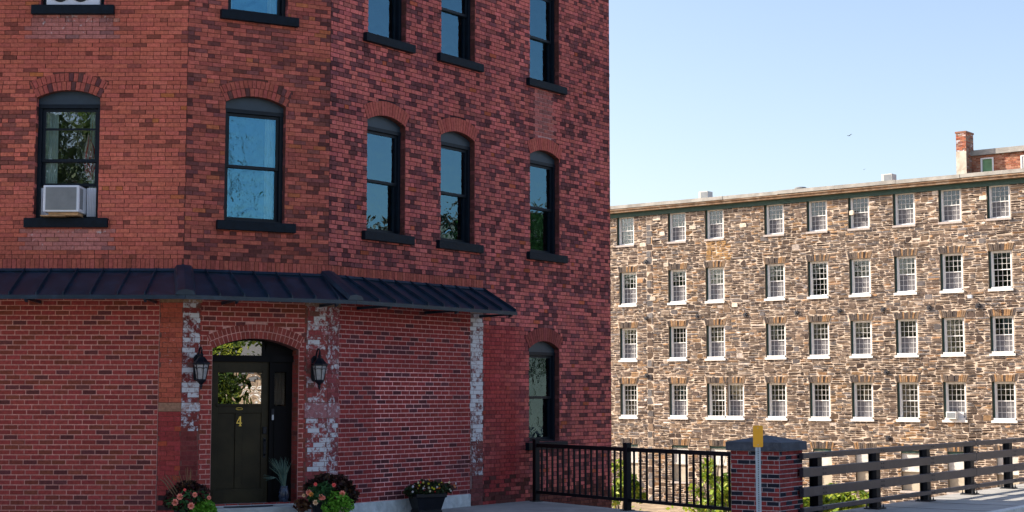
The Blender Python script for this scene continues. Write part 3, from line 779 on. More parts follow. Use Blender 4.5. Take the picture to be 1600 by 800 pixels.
for fr, us_ in ((FA, (-.42, -2.2, -4.0)), (FB, (.62, 2.25)), (FC, (.7, 2.45, 4.0))):
    for u in us_:
        bb = MB(); p = fr.pt(u, CP - .05, ZE - .055)
        bb.poly([fr.pt(u - .02, CP - .09, ZE - .03), fr.pt(u + .02, CP - .09, ZE - .03), fr.pt(u + .02, CP - .09, ZE - .10), fr.pt(u - .02, CP - .09, ZE - .10)],
                [fr.pt(u - .02, CP - .02, ZE - .03), fr.pt(u + .02, CP - .02, ZE - .03), fr.pt(u + .02, CP - .02, ZE - .07), fr.pt(u - .02, CP - .02, ZE - .07)])
        bb.poly([fr.pt(u - .015, .0, ZE - .03), fr.pt(u + .015, 0, ZE - .03), fr.pt(u + .015, 0, ZE - .08), fr.pt(u - .015, 0, ZE - .08)],
                [fr.pt(u - .015, CP - .09, ZE - .03), fr.pt(u + .015, CP - .09, ZE - .03), fr.pt(u + .015, CP - .09, ZE - .06), fr.pt(u - .015, CP - .09, ZE - .06)])
        bb.build('bracket', M['canopy'], cano)

# door ----------------------------------------------------------------------------
def loc(mb, name, mat, parent, fr=FB, u=0, w=0, z=0, **k):
    o = mb.build(name, mat, **k); sub(parent, fr, u, w, z, o)
    if parent is bld: o.matrix_parent_inverse = binv
    return o
DW = .28
fm = MB()
fm.box(.48, .51, DW - .04, DW + .1, .27, 2.60); fm.box(1.505, 1.545, DW - .05, DW + .1, .27, 2.60)
fm.box(.48, 1.90, DW - .05, DW + .1, 2.50, 2.60)
fm.box(1.545, 1.90, DW + .0, DW + .04, .27, 1.80); fm.box(1.545, 1.60, DW, DW + .04, 1.80, 2.5); fm.box(1.80, 1.90, DW, DW + .04, 1.80, 2.5); fm.box(1.60, 1.80, DW, DW + .04, 2.34, 2.5)
fm.box(1.60, 1.84, DW - .012, DW, .40, 1.70)
n = 10; pts = [(DOOR.u0 + (DOOR.u1 - DOOR.u0) * i / n) for i in range(n + 1)]
fm.box(1.39, 1.43, DW - .02, DW + .05, 2.6, 2.835)
pl = [(u, DOOR.top(u)) for u in pts]
fm.poly([(u, DW - .02, z) for u, z in pl] + [(u, DW - .02, z - .028) for u, z in reversed(pl)], [(u, DW + .05, z) for u, z in pl] + [(u, DW + .05, z - .028) for u, z in reversed(pl)])
pl2 = [(u, z) for u, z in pl if u > 1.42]
fm.poly([(1.43, DW + .01, 2.6), (1.90, DW + .01, 2.6)] + [(u, DW + .01, z) for u, z in reversed(pl2)], [(1.43, DW + .04, 2.6), (1.90, DW + .04, 2.6)] + [(u, DW + .04, z) for u, z in reversed(pl2)])
frame = loc(fm, 'door_frame', M['doorframe'], bld)
g = MB(); pl3 = [(u, min(DOOR.top(u), 9)) for u in pts if u < 1.40] + [(1.395, DOOR.top(1.395))]
g.poly([(.48, DW + .01, 2.6), (1.395, DW + .01, 2.6)] + [(u, DW + .01, z - .02) for u, z in reversed(pl3)], [(.48, DW + .016, 2.6), (1.395, DW + .016, 2.6)] + [(u, DW + .016, z - .02) for u, z in reversed(pl3)])
g.build('glass', M['doorglass'], frame)
g = MB(); g.box(1.60, 1.80, DW + .015, DW + .02, 1.80, 2.34); g.build('glass', M['sideglass'], frame)
r = MB()
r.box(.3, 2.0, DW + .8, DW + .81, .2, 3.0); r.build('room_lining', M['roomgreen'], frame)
curtain_mb(1.62, 1.79, 1.82, 2.33, DW + .06, .01, .06).build('curtain', M['curtainwarm'], frame, recalc=False)
d = MB()   # leaf: stiles, rails, recessed panels
x0, x1, zb, zt_ = .51, 1.505, .285, 2.50; y = DW
def bar(a, b_, c_, e_, off=0): d.box(a, b_, y + off, y + .045, c_, e_)
bar(x0, .675, zb, zt_); bar(1.39, x1, zb, zt_); bar(.675, 1.39, zb, .51); bar(.675, 1.39, 1.69, 1.835); bar(.675, 1.39, 2.325, zt_); bar(.96, 1.077, .51, 1.69)
bar(.675, .96, .51, 1.69, .018); bar(1.077, 1.39, .51, 1.69, .018)
d.box(.64, 1.42, y - .022, y, 1.80, 1.832); d.box(.60, 1.44, y - .010, y, zb, zb + .20)
door = loc(d, 'door', M['door'], bld, bevel=.004)
g = MB(); g.box(.675, 1.39, y + .02, y + .026, 1.835, 2.325); g.build('glass', M['doorglass'], door)
g = MB()   # house number 4
yn = y - .006
def stroke(p, q, w0, w1):
    p = Vector(p); q = Vector(q); t = (q - p).normalized(); nn = Vector((-t.y, t.x))
    P = [p - nn * w0, q - nn * w1, q + nn * w1, p + nn * w0]
    g.poly([(a.x, yn - .006, a.y) for a in P], [(a.x, yn + .002, a.y) for a in P])
cx, cz = 1.02, 1.565
stroke((cx + .018, cz - .075), (cx + .018, cz + .075), .010, .010)
stroke((cx - .045, cz - .032), (cx + .046, cz - .032), .007, .007)
stroke((cx - .042, cz - .030), (cx + .014, cz + .070), .005, .007)
stroke((cx - .004, cz - .075), (cx + .04, cz - .075), .004, .004)
g.build('house_number', M['gold'], door)
g = MB(); g.tube([(cx + .055 * cos(a / 12 * 2 * pi), yn, 1.757 + .017 * sin(a / 12 * 2 * pi)) for a in range(13)], .005, 6)
g.build('nameplate', M['gold'], door)
g = MB(); g.box(1.41, 1.47, y - .03, y, 1.36, 1.47); g.build('lock', M['lantern'], door, bevel=.005)
g = MB(); g.box(1.425, 1.46, y - .012, y, .99, 1.30); g.tube([(1.442, y - .012, 1.27), (1.442, y - .055, 1.24), (1.442, y - .06, 1.15), (1.442, y - .055, 1.05), (1.442, y - .012, 1.02)], .011, 8)
g.build('handle', M['lantern'], door)
g = MB(); g.box(1.53, 1.575, DW - .075, DW - .05, 1.575, 1.755, 0); gb = g.build('doorbell', M['lantern'], frame)
g = MB(); g.box(1.537, 1.568, DW - .08, DW - .075, 1.58, 1.66); g.build('doorbell_plate', M['lightgrey'], frame)
st = MB(); st.poly([FB.pt(.30, .32, 0), FB.pt(2.02, .32, 0), FB.pt(2.02, .32, .25), FB.pt(.30, .32, .25)], [FB.pt(.30, .012, 0), FB.pt(2.02, .012, 0), FB.pt(2.02, .012, .25), FB.pt(.30, .012, .25)])
st.poly([FB.pt(.482, .010, .1), FB.pt(1.898, .010, .1), FB.pt(1.898, .010, .272), FB.pt(.482, .010, .272)], [FB.pt(.482, -.34, .1), FB.pt(1.898, -.34, .1), FB.pt(1.898, -.34, .285), FB.pt(.482, -.34, .285)])
part(st, 'doorstep', M['step'], bevel=.01)
mt = MB(); 
ring_pts = [(.40 * cos(t * pi / 16), .14 * sin(t * pi / 16)) for t in range(0, 17)]
mt.poly([(a_, -b_, .018) for a_, b_ in ring_pts], [(a_, -b_, 0) for a_, b_ in ring_pts])
mo = mt.build('doormat', M['mat']); mo.location = FB.pt(1.05, -.10, .278); mo.rotation_euler = (0, 0, FB.rot); tag(mo, 'dark half-round doormat on the pale threshold of the olive door', 'doormat')
mo.location = FB.pt(1.05, .14, .252)

# lanterns ------------------------------------------------------------------------
def lantern(u, label):
    L = empty('wall_lantern', FB.pt(u, .006, 2.055), FB.rot, label, 'wall lantern', 'pair of carriage lanterns either side of the door')
    m_ = MB()
    prof = [(0.0, .12), (.045, .14), (.055, .2), (.05, .40), (.055, .46), (.03, .50), (0, .52)]
    P = [(x, z) for x, z in prof] + [(-x, z) for x, z in reversed(prof[1:-1])]
    m_.poly([(x, -.02, z) for x, z in P], [(x, 0, z) for x, z in P]); m_.build('back_plate', M['lantern'], L, bevel=.006)
    m_ = MB(); path = [(0, -.02, .44), (0, -.06, .50), (0, -.09, .57), (0, -.13, .615), (0, -.175, .61), (0, -.195, .57), (0, -.19, .53)]
    m_.tube(path, [.014, .014, .013, .012, .012, .013, .016], 8); m_.tube([(0, -.02, .40), (0, -.06, .42), (0, -.085, .47), (0, -.07, .53)], .010, 8); m_.build('arm', M['lantern'], L, smooth=True)
    cy = -.19
    m_ = MB(); m_.lathe([(.008, .53), (.02, .52), (.028, .50), (.022, .48), (.05, .465), (.06, .445), (.075, .425), (.095, .40), (.118, .385), (.120, .37), (.105, .36), (.02, .36)], (0, cy, 0), 6, rot=pi / 6)
    m_.build('roof', M['lantern'], L)
    m_ = MB(); m_.lathe([(.095, .36), (.058, .145)], (0, cy, 0), 6, rot=pi / 6); m_.build('lamp_glass', M['lampglass'], L)
    m_ = MB()
    for k in range(6):
        a_ = pi / 6 + k * pi / 3; m_.tube([(.098 * cos(a_), cy + .098 * sin(a_), .36), (.061 * cos(a_), cy + .061 * sin(a_), .14)], .0065, 5)
        a2 = a_ + pi / 3; mid = [(.5 * (cos(a_) + cos(a2)) * .094, cy + .5 * (sin(a_) + sin(a2)) * .094, .325)]
        m_.tube([(.096 * cos(a_), cy + .096 * sin(a_), .30), mid[0], (.096 * cos(a2), cy + .096 * sin(a2), .30)], .004, 5)
    m_.lathe([(.064, .15), (.07, .14), (.062, .12), (.035, .095), (.018, .07), (.022, .05), (.012, .03), (.014, .018), (.003, 0)], (0, cy, 0), 12)
    m_.build('cage', M['lantern'], L)
    L.scale = (1.15, 1.15, 1.06)
    return L
lantern(.235, 'black lantern on the white painted brick left of the dark door')
lantern(2.165, 'black lantern on the pinkish brick right of the dark door')

# ------------------------------------------------------------------ foliage
def leaves(mb, pts, size, cols, up=0.3, elong=1.6, mi=0):
    for p in pts:
        s_ = size * U(.6, 1.35)
        a_ = Vector((U(-1, 1), U(-1, 1), U(-.6, 1))).normalized(); b_ = a_.cross(Vector((U(-1, 1), U(-1, 1), U(-1, 1)))).normalized()
        p = Vector(p); c_ = random.choice(cols); k = U(.75, 1.25); c_ = (c_[0] * k, c_[1] * k, c_[2] * k, 1)
        mb.face([p - a_ * s_ * elong / 2, p + b_ * s_ * .42, p + a_ * s_ * elong / 2, p - b_ * s_ * .42], mi, c_)
def blob(c, r, n, squash=1.0, shell=.55):
    out = []
    while len(out) < n:
        v = Vector((U(-1, 1), U(-1, 1), U(-1, 1)))
        if shell * random.random() ** .5 < v.length < 1: out.append((c[0] + v.x * r, c[1] + v.y * r, c[2] + v.z * r * squash))
    return out
DG = [(.035, .075, .02), (.05, .10, .025), (.028, .055, .018), (.07, .12, .03)]
YG = [(.27, .33, .035), (.20, .29, .03), (.34, .37, .05), (.12, .20, .025)]
def tree(name, x, y, z, h, cr, cols, label, cat='tree', group=None, dens=1.0, leaf=.32, trunkf=.35, nclump=34, trunk_r=.22, sparse=False):
    t = empty(name, (x, y, z), 0, label, cat, group)
    m_ = MB(); m_.tube([(0, 0, -.3), (U(-.1, .1), U(-.1, .1), h * trunkf), (U(-.3, .3), U(-.3, .3), h * .7), (U(-.4, .4), U(-.4, .4), h * .93)], [trunk_r, trunk_r * .8, trunk_r * .4, .04], 9)
    cl_ = []
    for k in range(nclump):
        a_ = U(0, 2 * pi); zz_ = h * (trunkf * .75 + (1 - trunkf * .75) * random.random() ** .8); prof = sin(pi * min(1, max(.08, (zz_ / h - trunkf * .6) / (1.05 - trunkf * .6)))) ** .6
        rr = cr * prof * sqrt(U(.08, 1)); cl_.append(Vector((rr * cos(a_), rr * sin(a_), zz_)))
        if k % 2 == 0 or sparse:
            s0 = Vector((0, 0, max(h * trunkf * .6, zz_ - rr * .9))); md_ = (s0 + cl_[-1]) / 2 + Vector((0, 0, .2))
            m_.tube([s0, md_, cl_[-1]], [trunk_r * .35, trunk_r * .2, .02], 5)
    m_.build('trunk', M['bark'], t, smooth=True)
    lm_ = MB()
    for c_ in cl_:
        R_ = cr * U(.22, .38); leaves(lm_, blob(c_, R_, int(60 * dens), .75, .8), leaf, cols)
    lm_.build('crown', M['leaf'], t, recalc=False)
    return t
def bush(x, y, z, r, h, cols, label, n=700, leaf=.14, group='sunlit shrubs in the hollow below the bridge', stem=True):
    t = empty('shrub', (x, y, z), 0, label, 'shrub', group)
    m_ = MB(); k = 7; tips = []
    for i in range(k):
        a_ = 2 * pi * i / k + U(-.3, .3); q = Vector((r * .6 * cos(a_), r * .6 * sin(a_), h * U(.55, .9))); tips.append(q)
        m_.tube([(0, 0, -.2), (q.x * .4, q.y * .4, q.z * .5), tuple(q)], [.03, .02, .008], 5)
    m_.build('stem', M['bark'], t)
    lm_ = MB()
    for i in range(14):
        a_ = U(0, 2 * pi); rr = r * sqrt(U(0, 1)) * .8; hh = h * U(.25, .9) * (1 - .35 * rr / r)
        leaves(lm_, blob((rr * cos(a_), rr * sin(a_), hh), r * U(.22, .4), n // 14, .8, .7), leaf, cols)
    lm_.build('foliage', M['leaf'], t, recalc=False)
    return t

# ------------------------------------------------------------------ planters
def planter(x, y, label, pot='round', r=.25, h=.36, flowers=(), fol=(), z0=0.0, rz=0):
    t = empty('flower_planter', (x, y, z0), rz, label, 'planter', 'black planters along the brick wall')
    m_ = MB()
    if pot == 'round': m_.lathe([(r * .6, 0), (r * .68, .02), (r * .9, h * .75), (r * 1.02, h - .04), (r * 1.08, h - .03), (r * 1.08, h), (r * .95, h), (r * .93, h - .05)], (0, 0, 0), 24)
    else:
        q = sqrt(2); m_.lathe([(r * .78 * q, 0), (r * .78 * q, .045), (r * .72 * q, .055), (r * .92 * q, h - .07), (r * 1.0 * q, h - .06), (r * 1.0 * q, h), (r * .92 * q, h), (r * .9 * q, h - .05)], (0, 0, 0), 4, rot=pi / 4)
    m_.build('pot', M['pot'], t, smooth=False, bevel=.006)
    m_ = MB(); m_.lathe([(.001, h - .05), (r * .9, h - .05), (.001, h - .045)], (0, 0, 0), 20); m_.build('soil', M['soil'], t)
    for nm, cols, blobs, n, lf in fol:
        m_ = MB()
        for (bx, by, bz, br) in blobs: leaves(m_, blob((bx, by, bz), br, n, .8, .6), lf, cols)
        m_.build(nm, M['leaf'], t, recalc=False)
    for (fx, fy, fz, fr_, c_) in flowers:
        m_ = MB(); nP = 8
        for ly, (rr, zz_, kk) in enumerate(((1.0, 0.0, 8), (.62, .25, 6), (.3, .4, 4))):
            for k in range(kk):
                a_ = 2 * pi * k / kk + ly * .4; a2 = a_ + 2 * pi / kk * 1.05; am = (a_ + a2) / 2; R_ = fr_ * rr
                P = [(fx, fy, fz), (fx + R_ * .8 * cos(a_), fy - fr_ * zz_ - .01, fz + R_ * .8 * sin(a_)), (fx + R_ * cos(am), fy - fr_ * zz_ - .004, fz + R_ * sin(am)), (fx + R_ * .8 * cos(a2), fy - fr_ * zz_ - .008, fz + R_ * .8 * sin(a2))]
                v_ = U(.85, 1.1); m_.face(P, 0, (min(1, c_[0] * v_ * (1 - .15 * ly * (c_[1] > .3))), c_[1] * v_ * (1 - .2 * ly), c_[2] * v_ * (1 - .25 * ly), 1))
        m_.build('flower', M['petal'], t, recalc=False)
    return t
DKF = [(.03, .010, .012), (.045, .016, .014), (.02, .012, .01), (.06, .03, .015)]
MIDG = [(.03, .10, .03), (.045, .13, .04), (.02, .06, .02)]
LIME = [(.13, .34, .03), (.09, .26, .02), (.17, .40, .04)]
PEACH = (.95, .33, .25); PALE = (.90, .62, .38); CORAL = (.88, .16, .15)
p1 = planter(-4.79, 23.40, 'black pot of peach begonias, dark foliage and dry spikes left of the door', flowers=[
    (-.04 - .03, -.33, .49, .052, PEACH), (.15, -.34, .52, .042, PEACH), (.10, -.35, .36, .055, PEACH), (-.14, -.33, .41, .055, PEACH), (.34, -.24, .47, .035, PEACH), (.0, -.33, .59, .025, CORAL)],
    fol=[('dark_foliage', DKF, [(-.05, 0, .56, .19), (-.22, .05, .48, .15), (.14, .03, .52, .16), (-.24, -.1, .40, .13), (.03, -.05, .60, .13)], 240, .05),
         ('begonia_leaves', MIDG + [(.10, .01, .02)], [(.03, -.22, .46, .16), (-.15, -.2, .4, .14), (.2, -.2, .48, .10), (0, -.2, .33, .16)], 160, .055),
         ('green_foliage', LIME, [(.27, -.18, .34, .15), (.16, -.22, .26, .13), (.32, -.12, .27, .12)], 420, .032)])
sp = MB()
for k in range(16):
    a_ = U(-.35, .15); q = Vector((a_ - .05, U(-.1, .1), U(.7, .92)))
    sp.tube([(U(-.08, .08), U(-.05, .05), .45), (q.x * .55, q.y, q.z * .78), tuple(q)], [.004, .006, .003], 4, col=(.22, .12, .06, 1))
for i in (0, 1, 2): sp.tube([(-.1 - .04 * i, -.1, .45), (-.24 - .05 * i, -.12, .68), (-.34 - .04 * i, -.1, .80 - .03 * i)], [.008, .011, .004], 5, col=(.20, .12, .07, 1))
sp.build('dry_spikes', M['grassblade'], p1)
p2 = planter(-2.86, 24.25, 'black pot of peach begonias and lime foliage at the building corner right of the door', flowers=[
    (-.23, -.3, .50, .05, PEACH), (-.19, -.32, .47, .04, (.9, .38, .08)), (-.04, -.34, .43, .05, PEACH), (.0, -.34, .42, .035, PEACH), (-.12, -.34, .35, .045, PALE), (.28, -.28, .48, .05, PEACH), (-.13, -.28, .62, .032, CORAL), (.15, -.28, .61, .035, CORAL), (-.31, -.25, .45, .03, PALE)],
    fol=[('dark_foliage', DKF, [(.15, .05, .58, .24), (.3, 0, .52, .18), (-.05, .05, .62, .18), (.35, .0, .42, .16), (-.2, .05, .55, .15)], 340, .05),
         ('begonia_leaves', MIDG, [(-.15, -.2, .48, .16), (-.05, -.22, .44, .15), (.0, -.2, .54, .13)], 160, .055),
         ('green_foliage', LIME, [(.2, -.2, .38, .18), (.3, -.18, .3, .16), (.1, -.22, .27, .15)], 440, .032),
         ('brown_foliage', [(.12, .06, .025), (.08, .03, .02)], [(-.35, -.15, .30, .13)], 160, .05)])
random.seed(21)
mixf = []
for k in range(30):
    x_ = U(-.36, .42); mixf.append((x_, -.3 + U(-.04, .04), .33 + .22 * random.random() * (1 - abs(x_) * .8) + .03, U(.012, .022), random.choice([(.8, .8, .85), (.85, .8, .05), (.8, .3, .05), (.9, .85, .6), (.8, .8, .85), (.75, .35, .08), (.6, .05, .05)])))
p3 = planter(-1.44, 26.57, 'black square planter of small mixed flowers against the infilled brick wall', 'square', r=.27, h=.33, flowers=mixf, rz=FC.rot - .55,
    fol=[('foliage', [(.03, .055, .02), (.045, .07, .025), (.02, .035, .015), (.09, .05, .03)], [(0, 0, .42, .2), (-.22, 0, .38, .15), (.24, 0, .38, .16), (-.1, -.15, .40, .16), (.14, -.15, .42, .16), (.36, -.05, .40, .1), (-.33, -.05, .36, .09)], 230, .04)])
random.seed(5)
vs = empty('ornamental_grass', FB.pt(1.70, -.06, .275), 0, 'teal ornamental grass in a glazed dark vase in the doorway', 'potted plant')
m_ = MB(); m_.lathe([(.045, 0), (.06, .01), (.082, .09), (.085, .16), (.065, .225), (.055, .25), (.065, .27), (.055, .27), (.045, .24)], (0, 0, 0), 20); m_.build('vase', M['vase'], vs, smooth=True)
m_ = MB()
for k in range(150):
    a_ = U(0, 2 * pi); l_ = U(.3, .5); sp_ = U(.02, .20); bx = cos(a_) * sp_ - .07; by = sin(a_) * sp_ * .7
    m_.tube([(U(-.03, .03), U(-.03, .03), .24), (bx * .4, by * .4, .24 + l_ * .6), (bx, by, .24 + l_ * U(.9, 1))], [.003, .0025, .001], 3, col=random.choice([(.10, .19, .16, 1), (.14, .24, .20, 1), (.20, .26, .18, 1), (.05, .10, .09, 1)]))
for k in range(10): m_.tube([(0, 0, .25), (-.12, -.03, .40), (-.26 - U(0, .08), -.05, .38 + U(-.04, .08))], [.003, .0025, .001], 3, col=(.12, .2, .17, 1))
m_.build('grass', M['grassblade'], vs)

# ------------------------------------------------------------------ the picket fence
fence = empty('metal_fence', (f0.x, f0.y, 0), atan2(FDIR.y, FDIR.x), 'black metal picket fence between the brick building and the brick pillar', 'fence')
FL = (f2 - f0).length
def lbox(name, x0, x1, y0, y1, z0, z1, mat, par, **k):
    m_ = MB(); m_.box(x0, x1, y0, y1, z0, z1); return m_.build(name, mat, par, **k)
PX = [0.02, 2.78]
for px in PX:
    p_ = lbox('post', px - .05, px + .05, -.05, .05, 0, 1.13, M['fence'], fence, bevel=.004)
    lbox('post_cap', px - .057, px + .057, -.057, .057, 1.13, 1.155, M['fence'], p_, bevel=.004)
    lbox('base_plate', px - .09, px + .09, -.09, .09, 0, .015, M['fence'], p_)
for a_, b_ in ((PX[0] + .05, PX[1] - .05), (PX[1] + .05, FL)):
    lbox('top_rail', a_, b_, -.025, .025, 1.005, 1.075, M['fence'], fence, bevel=.004); lbox('bottom_rail', a_, b_, -.02, .02, .15, .205, M['fence'], fence, bevel=.003)
    n = 15
    me0 = None
    for k in range(n):
        x_ = a_ + (b_ - a_) * (k + .8) / (n + .6)
        if me0 is None: me0 = lbox('picket', -.0145, .0145, -.0145, .0145, .2, 1.02, M['fence'], fence); me0.location.x = x_
        else:
            c_ = me0.copy(); COL.objects.link(c_); c_.location.x = x_

# ------------------------------------------------------------------ brick pillar
PW = .84; pc = Vector((4.13, 24.30)); pn = pc - RN * 0   # nearest corner
FP = Fr((pc.x - RN.x * 0 + (-RD.y) * PW, pc.y + RD.x * PW), (RD.y, -RD.x))   # front face running right to the near corner
FQ = Fr((pc.x, pc.y), (RD.x, RD.y))
pillar = empty('brick_pillar', (pc.x, pc.y, 0), 0, 'square red and black brick pillar with a pointed grey stone cap', 'pillar')
pinv = Matrix.Translation((pc.x, pc.y, 0)).inverted()
m_ = MB()
def colP(u, z): return (*(vary((.20, .032, .032), .2) if random.random() > .27 else vary((.018, .020, .032), .3)), 0 if z < .98 else .25)
mp = lambda u, z: (.40, .36, .38, 0)
for fr_ in (FP, FQ, Fr((pc.x + RD.x * PW, pc.y + RD.y * PW), (-RD.y, RD.x)), Fr((pc.x + RD.x * PW - RD.y * PW, pc.y + RD.y * PW + RD.x * PW), (-RD.x, -RD.y))):
    backing(m_, fr_, 0, PW, -.1, 1.11, [], mp, w=-.006); lay(m_, fr_, 0, PW, -.02, 1.105, [], colP, .0715, .21, .0125, 's', .0015, (0, 0), .001)
o = m_.build('shaft', M['brick'], recalc=False); o.parent = pillar; o.matrix_parent_inverse = pinv
m_ = MB(); ctr = pc + RD * PW / 2 - RN * PW / 2
def sq(r, z): return [(ctr.x + RD.x * a_ * r + RN.x * b_ * r, ctr.y + RD.y * a_ * r + RN.y * b_ * r, z) for a_, b_ in ((-1, -1), (1, -1), (1, 1), (-1, 1))]
h_ = PW / 2 + .055
m_.poly(sq(h_, 1.24), sq(h_, 1.108)); k = len(m_.v)
ap = (ctr.x, ctr.y, 1.345); s4 = sq(h_, 1.24)
m_.f.pop(0); m_.m.pop(0); m_.c.pop(0)
for i in range(4): m_.face([s4[i], s4[(i + 1) % 4], ap])
bm_o = m_.build('cap', M['capstone'], bevel=0); bm_o.parent = pillar; bm_o.matrix_parent_inverse = pinv

# ------------------------------------------------------------------ bridge railing
br = empty('bridge_railing', (R0.x, R0.y, 0), atan2(RD.y, RD.x), 'dark four-rail steel bridge railing running right from the brick pillar', 'railing')
def make_post(x):
    # H section post: local x along the rail, y inward to the river
    m_ = MB(); m_.box(-.085, .085, -.075, -.063, .02, 1.0); m_.box(-.085, .085, .063, .075, .02, 1.0); m_.box(-.006, .006, -.063, .063, .02, 1.0)
    p_ = m_.build('post', M['railpost'], br); p_.location.x = x
    q_ = MB(); q_.box(-.17, .17, -.14, .14, 0, .022); q_.build('base_plate', M['railpost'], p_, bevel=.004)
    q_ = MB()
    for sx in (-1, 1):
        for sy in (-1, 1):
            q_.tube([(sx * .13, sy * .10, .02), (sx * .13, sy * .10, .05)], .016, 6); q_.tube([(sx * .13, sy * .10, .05), (sx * .13, sy * .10, .09)], .009, 6)
    q_.build('anchor_bolts', M['bolt'], p_)
    q_ = MB(); q_.poly([(.09, -.06, .02), (.16, -.06, .02), (.09, -.06, .16)], [(.09, .06, .02), (.16, .06, .02), (.09, .06, .16)]); q_.build('gusset', M['railpost'], p_)
    return p_
p0 = make_post(0.0)
for k in range(1, 15):
    c_ = copy_tree(p0, br); c_.location.x = k * 2.447
RZ = [(.13, .205), (.37, .52), (.68, .83), (.97, 1.06)]
SL = [(-.80, 3 * 2.447 - .008), (3 * 2.447 + .008, 7 * 2.447 - .008), (7 * 2.447 + .008, 11 * 2.447), (11 * 2.447 + .015, 14.4 * 2.447)]
for x0, x1 in SL:
    for z0, z1 in RZ: lbox('rail', x0, x1, -.155, -.078, z0, z1, M['rail'], br, bevel=.008)
for k in range(0, 8):
    for z0, z1 in RZ:
        m_ = MB(); zc = (z0 + z1) / 2
        offs = ((-.05, 0), (.05, 0)) if k not in (3, 7) else ((-.13, .0), (-.06, .0), (.06, 0), (.13, 0))
        for dx, dz in offs:
            for sz in ((-1, 1) if k in (3, 7) else (1, -1) if z1 - z0 > .1 else (0,)):
                dzz = sz * (z1 - z0) * .55 if k in (3, 7) else sz * .035
                m_.tube([(k * 2.447 + dx, -.164, zc + dzz * (1 if k in (3, 7) else 1)), (k * 2.447 + dx, -.150, zc + dzz)], .011, 6)
        m_.build('bolts', M['bolt'], br)
m_ = MB()
for a_, b_, in ((3 * 2.447 - .2, 3 * 2.447 + .2),):
    for z0, z1 in RZ: m_.box(a_, b_, -.077, -.070, z0 - .015, z1 + .015)
m_.build('splice_plate', M['railpost'], br)

# ------------------------------------------------------------------ amber marker
sx, sy = 3.545, 22.65
sg = empty('marker_sign', (sx, sy, 0), radians(-2), 'small blank amber reflector sign on a perforated galvanised post', 'sign')
m_ = MB(); m_.box(-.037, -.026, -.012, .012, -.05, 1.50); m_.box(.026, .037, -.012, .012, -.05, 1.50)
m_.box(-.026, -.008, -.012, -.006, -.05, 1.50); m_.box(.008, .026, -.012, -.006, -.05, 1.50)
z_ = -.04
while z_ < 1.46: m_.box(-.008, .008, -.012, -.006, z_ + .013, z_ + .0254); z_ += .0254
m_.box(-.008, .008, -.0055, -.003, -.05, 1.5, 1)
m_.build('post', [M['galv'], M['dark']], sg)
m_ = MB(); R_ = .018; hw, hh = .072, .155; P = []
for cx_, cz_, a0 in ((hw - R_, hh - R_, 0), (-hw + R_, hh - R_, pi / 2), (-hw + R_, -hh + R_, pi), (hw - R_, -hh + R_, 1.5 * pi)):
    for k in range(5): P.append((cx_ + R_ * cos(a0 + k * pi / 8), 1.38 + cz_ + R_ * sin(a0 + k * pi / 8)))
m_.poly([(x, -.018, z) for x, z in P], [(x, -.0145, z) for x, z in P]); sp_ = m_.build('sign_plate', M['amber'], sg)
m_ = MB(); m_.tube([(0, -.024, 1.26), (0, -.018, 1.26)], .007, 6); m_.tube([(0, -.024, 1.50), (0, -.018, 1.50)], .007, 6); m_.build('bolt', M['galv'], sp_)

# ------------------------------------------------------------------ the stone mill
FS = Fr((14.2652, 74.0), (0.78164, -0.62373))
ULEFT, URIGHT = -16.5, 56.0
COLX = [-10.5, -7.5, -5.29, -1.93, .37, 2.54, 4.79, 7.0, 9.24]
EXT = [11.5 + 2.4 * i for i in range(12)]
ROWZ = [(9.76, 11.26), (6.66, 8.33), (3.81, 5.45), (.90, 2.58)]
ops = []; WW = .93
mill = empty('stone_mill', (FS.P.x, FS.P.y, -3.35), 0, 'long sunlit rubble stone mill with four rows of white windows across the hollow', 'building')
minv = Matrix.Translation((FS.P.x, FS.P.y, -3.35)).inverted()
wins = []
for ri, (z0, z1) in enumerate(ROWZ):
    for ci, u in enumerate(COLX + EXT):
        uu = u - (.15 if ri == 0 and u < -9 else 0); wins.append((uu, ri, ci)); ops.append(Op(uu - WW / 2 - .15, uu + WW / 2, z0, z1, None, .36 if ri else .0))
    if ri == 3: wins.append((-4.26, ri, 99)); ops.append(Op(-4.26 - WW / 2, -4.26 + WW / 2, z0, z1, None, .36))
for u in COLX: ops.append(Op(u - .48, u + .48, -2.3, -.5, None, .36))
STC = [((.080, .058, .049), 28), ((.135, .098, .078), 30), ((.195, .137, .098), 18), ((.29, .170, .095), 6), ((.13, .116, .116), 16), ((.27, .21, .165), 7), ((.52, .45, .40), 1.2)]
_c = [c for c, w in STC]; _w = [w for c, w in STC]
def stcol(u, z):
    c_ = random.choices(_c, _w)[0]
    if nz(u, z, .35, 4) > .25 and random.random() < .25: c_ = (.29, .18, .10)
    if abs(u + 5.3) < .6 and 8.4 < z < 9.6: c_ = mixc(c_, (.45, .25, .08), .55)
    k = U(.78, 1.22) * (1 + .45 * nz(u, z, .22, 6) + .2 * nz(u, z, .9, 1) + .25 * nz(u * 2.2, z * .35, 1, 8)) * (.85 if z < -1.5 else 1); return (c_[0] * k, c_[1] * k, c_[2] * k, 0)
st_ = MB()
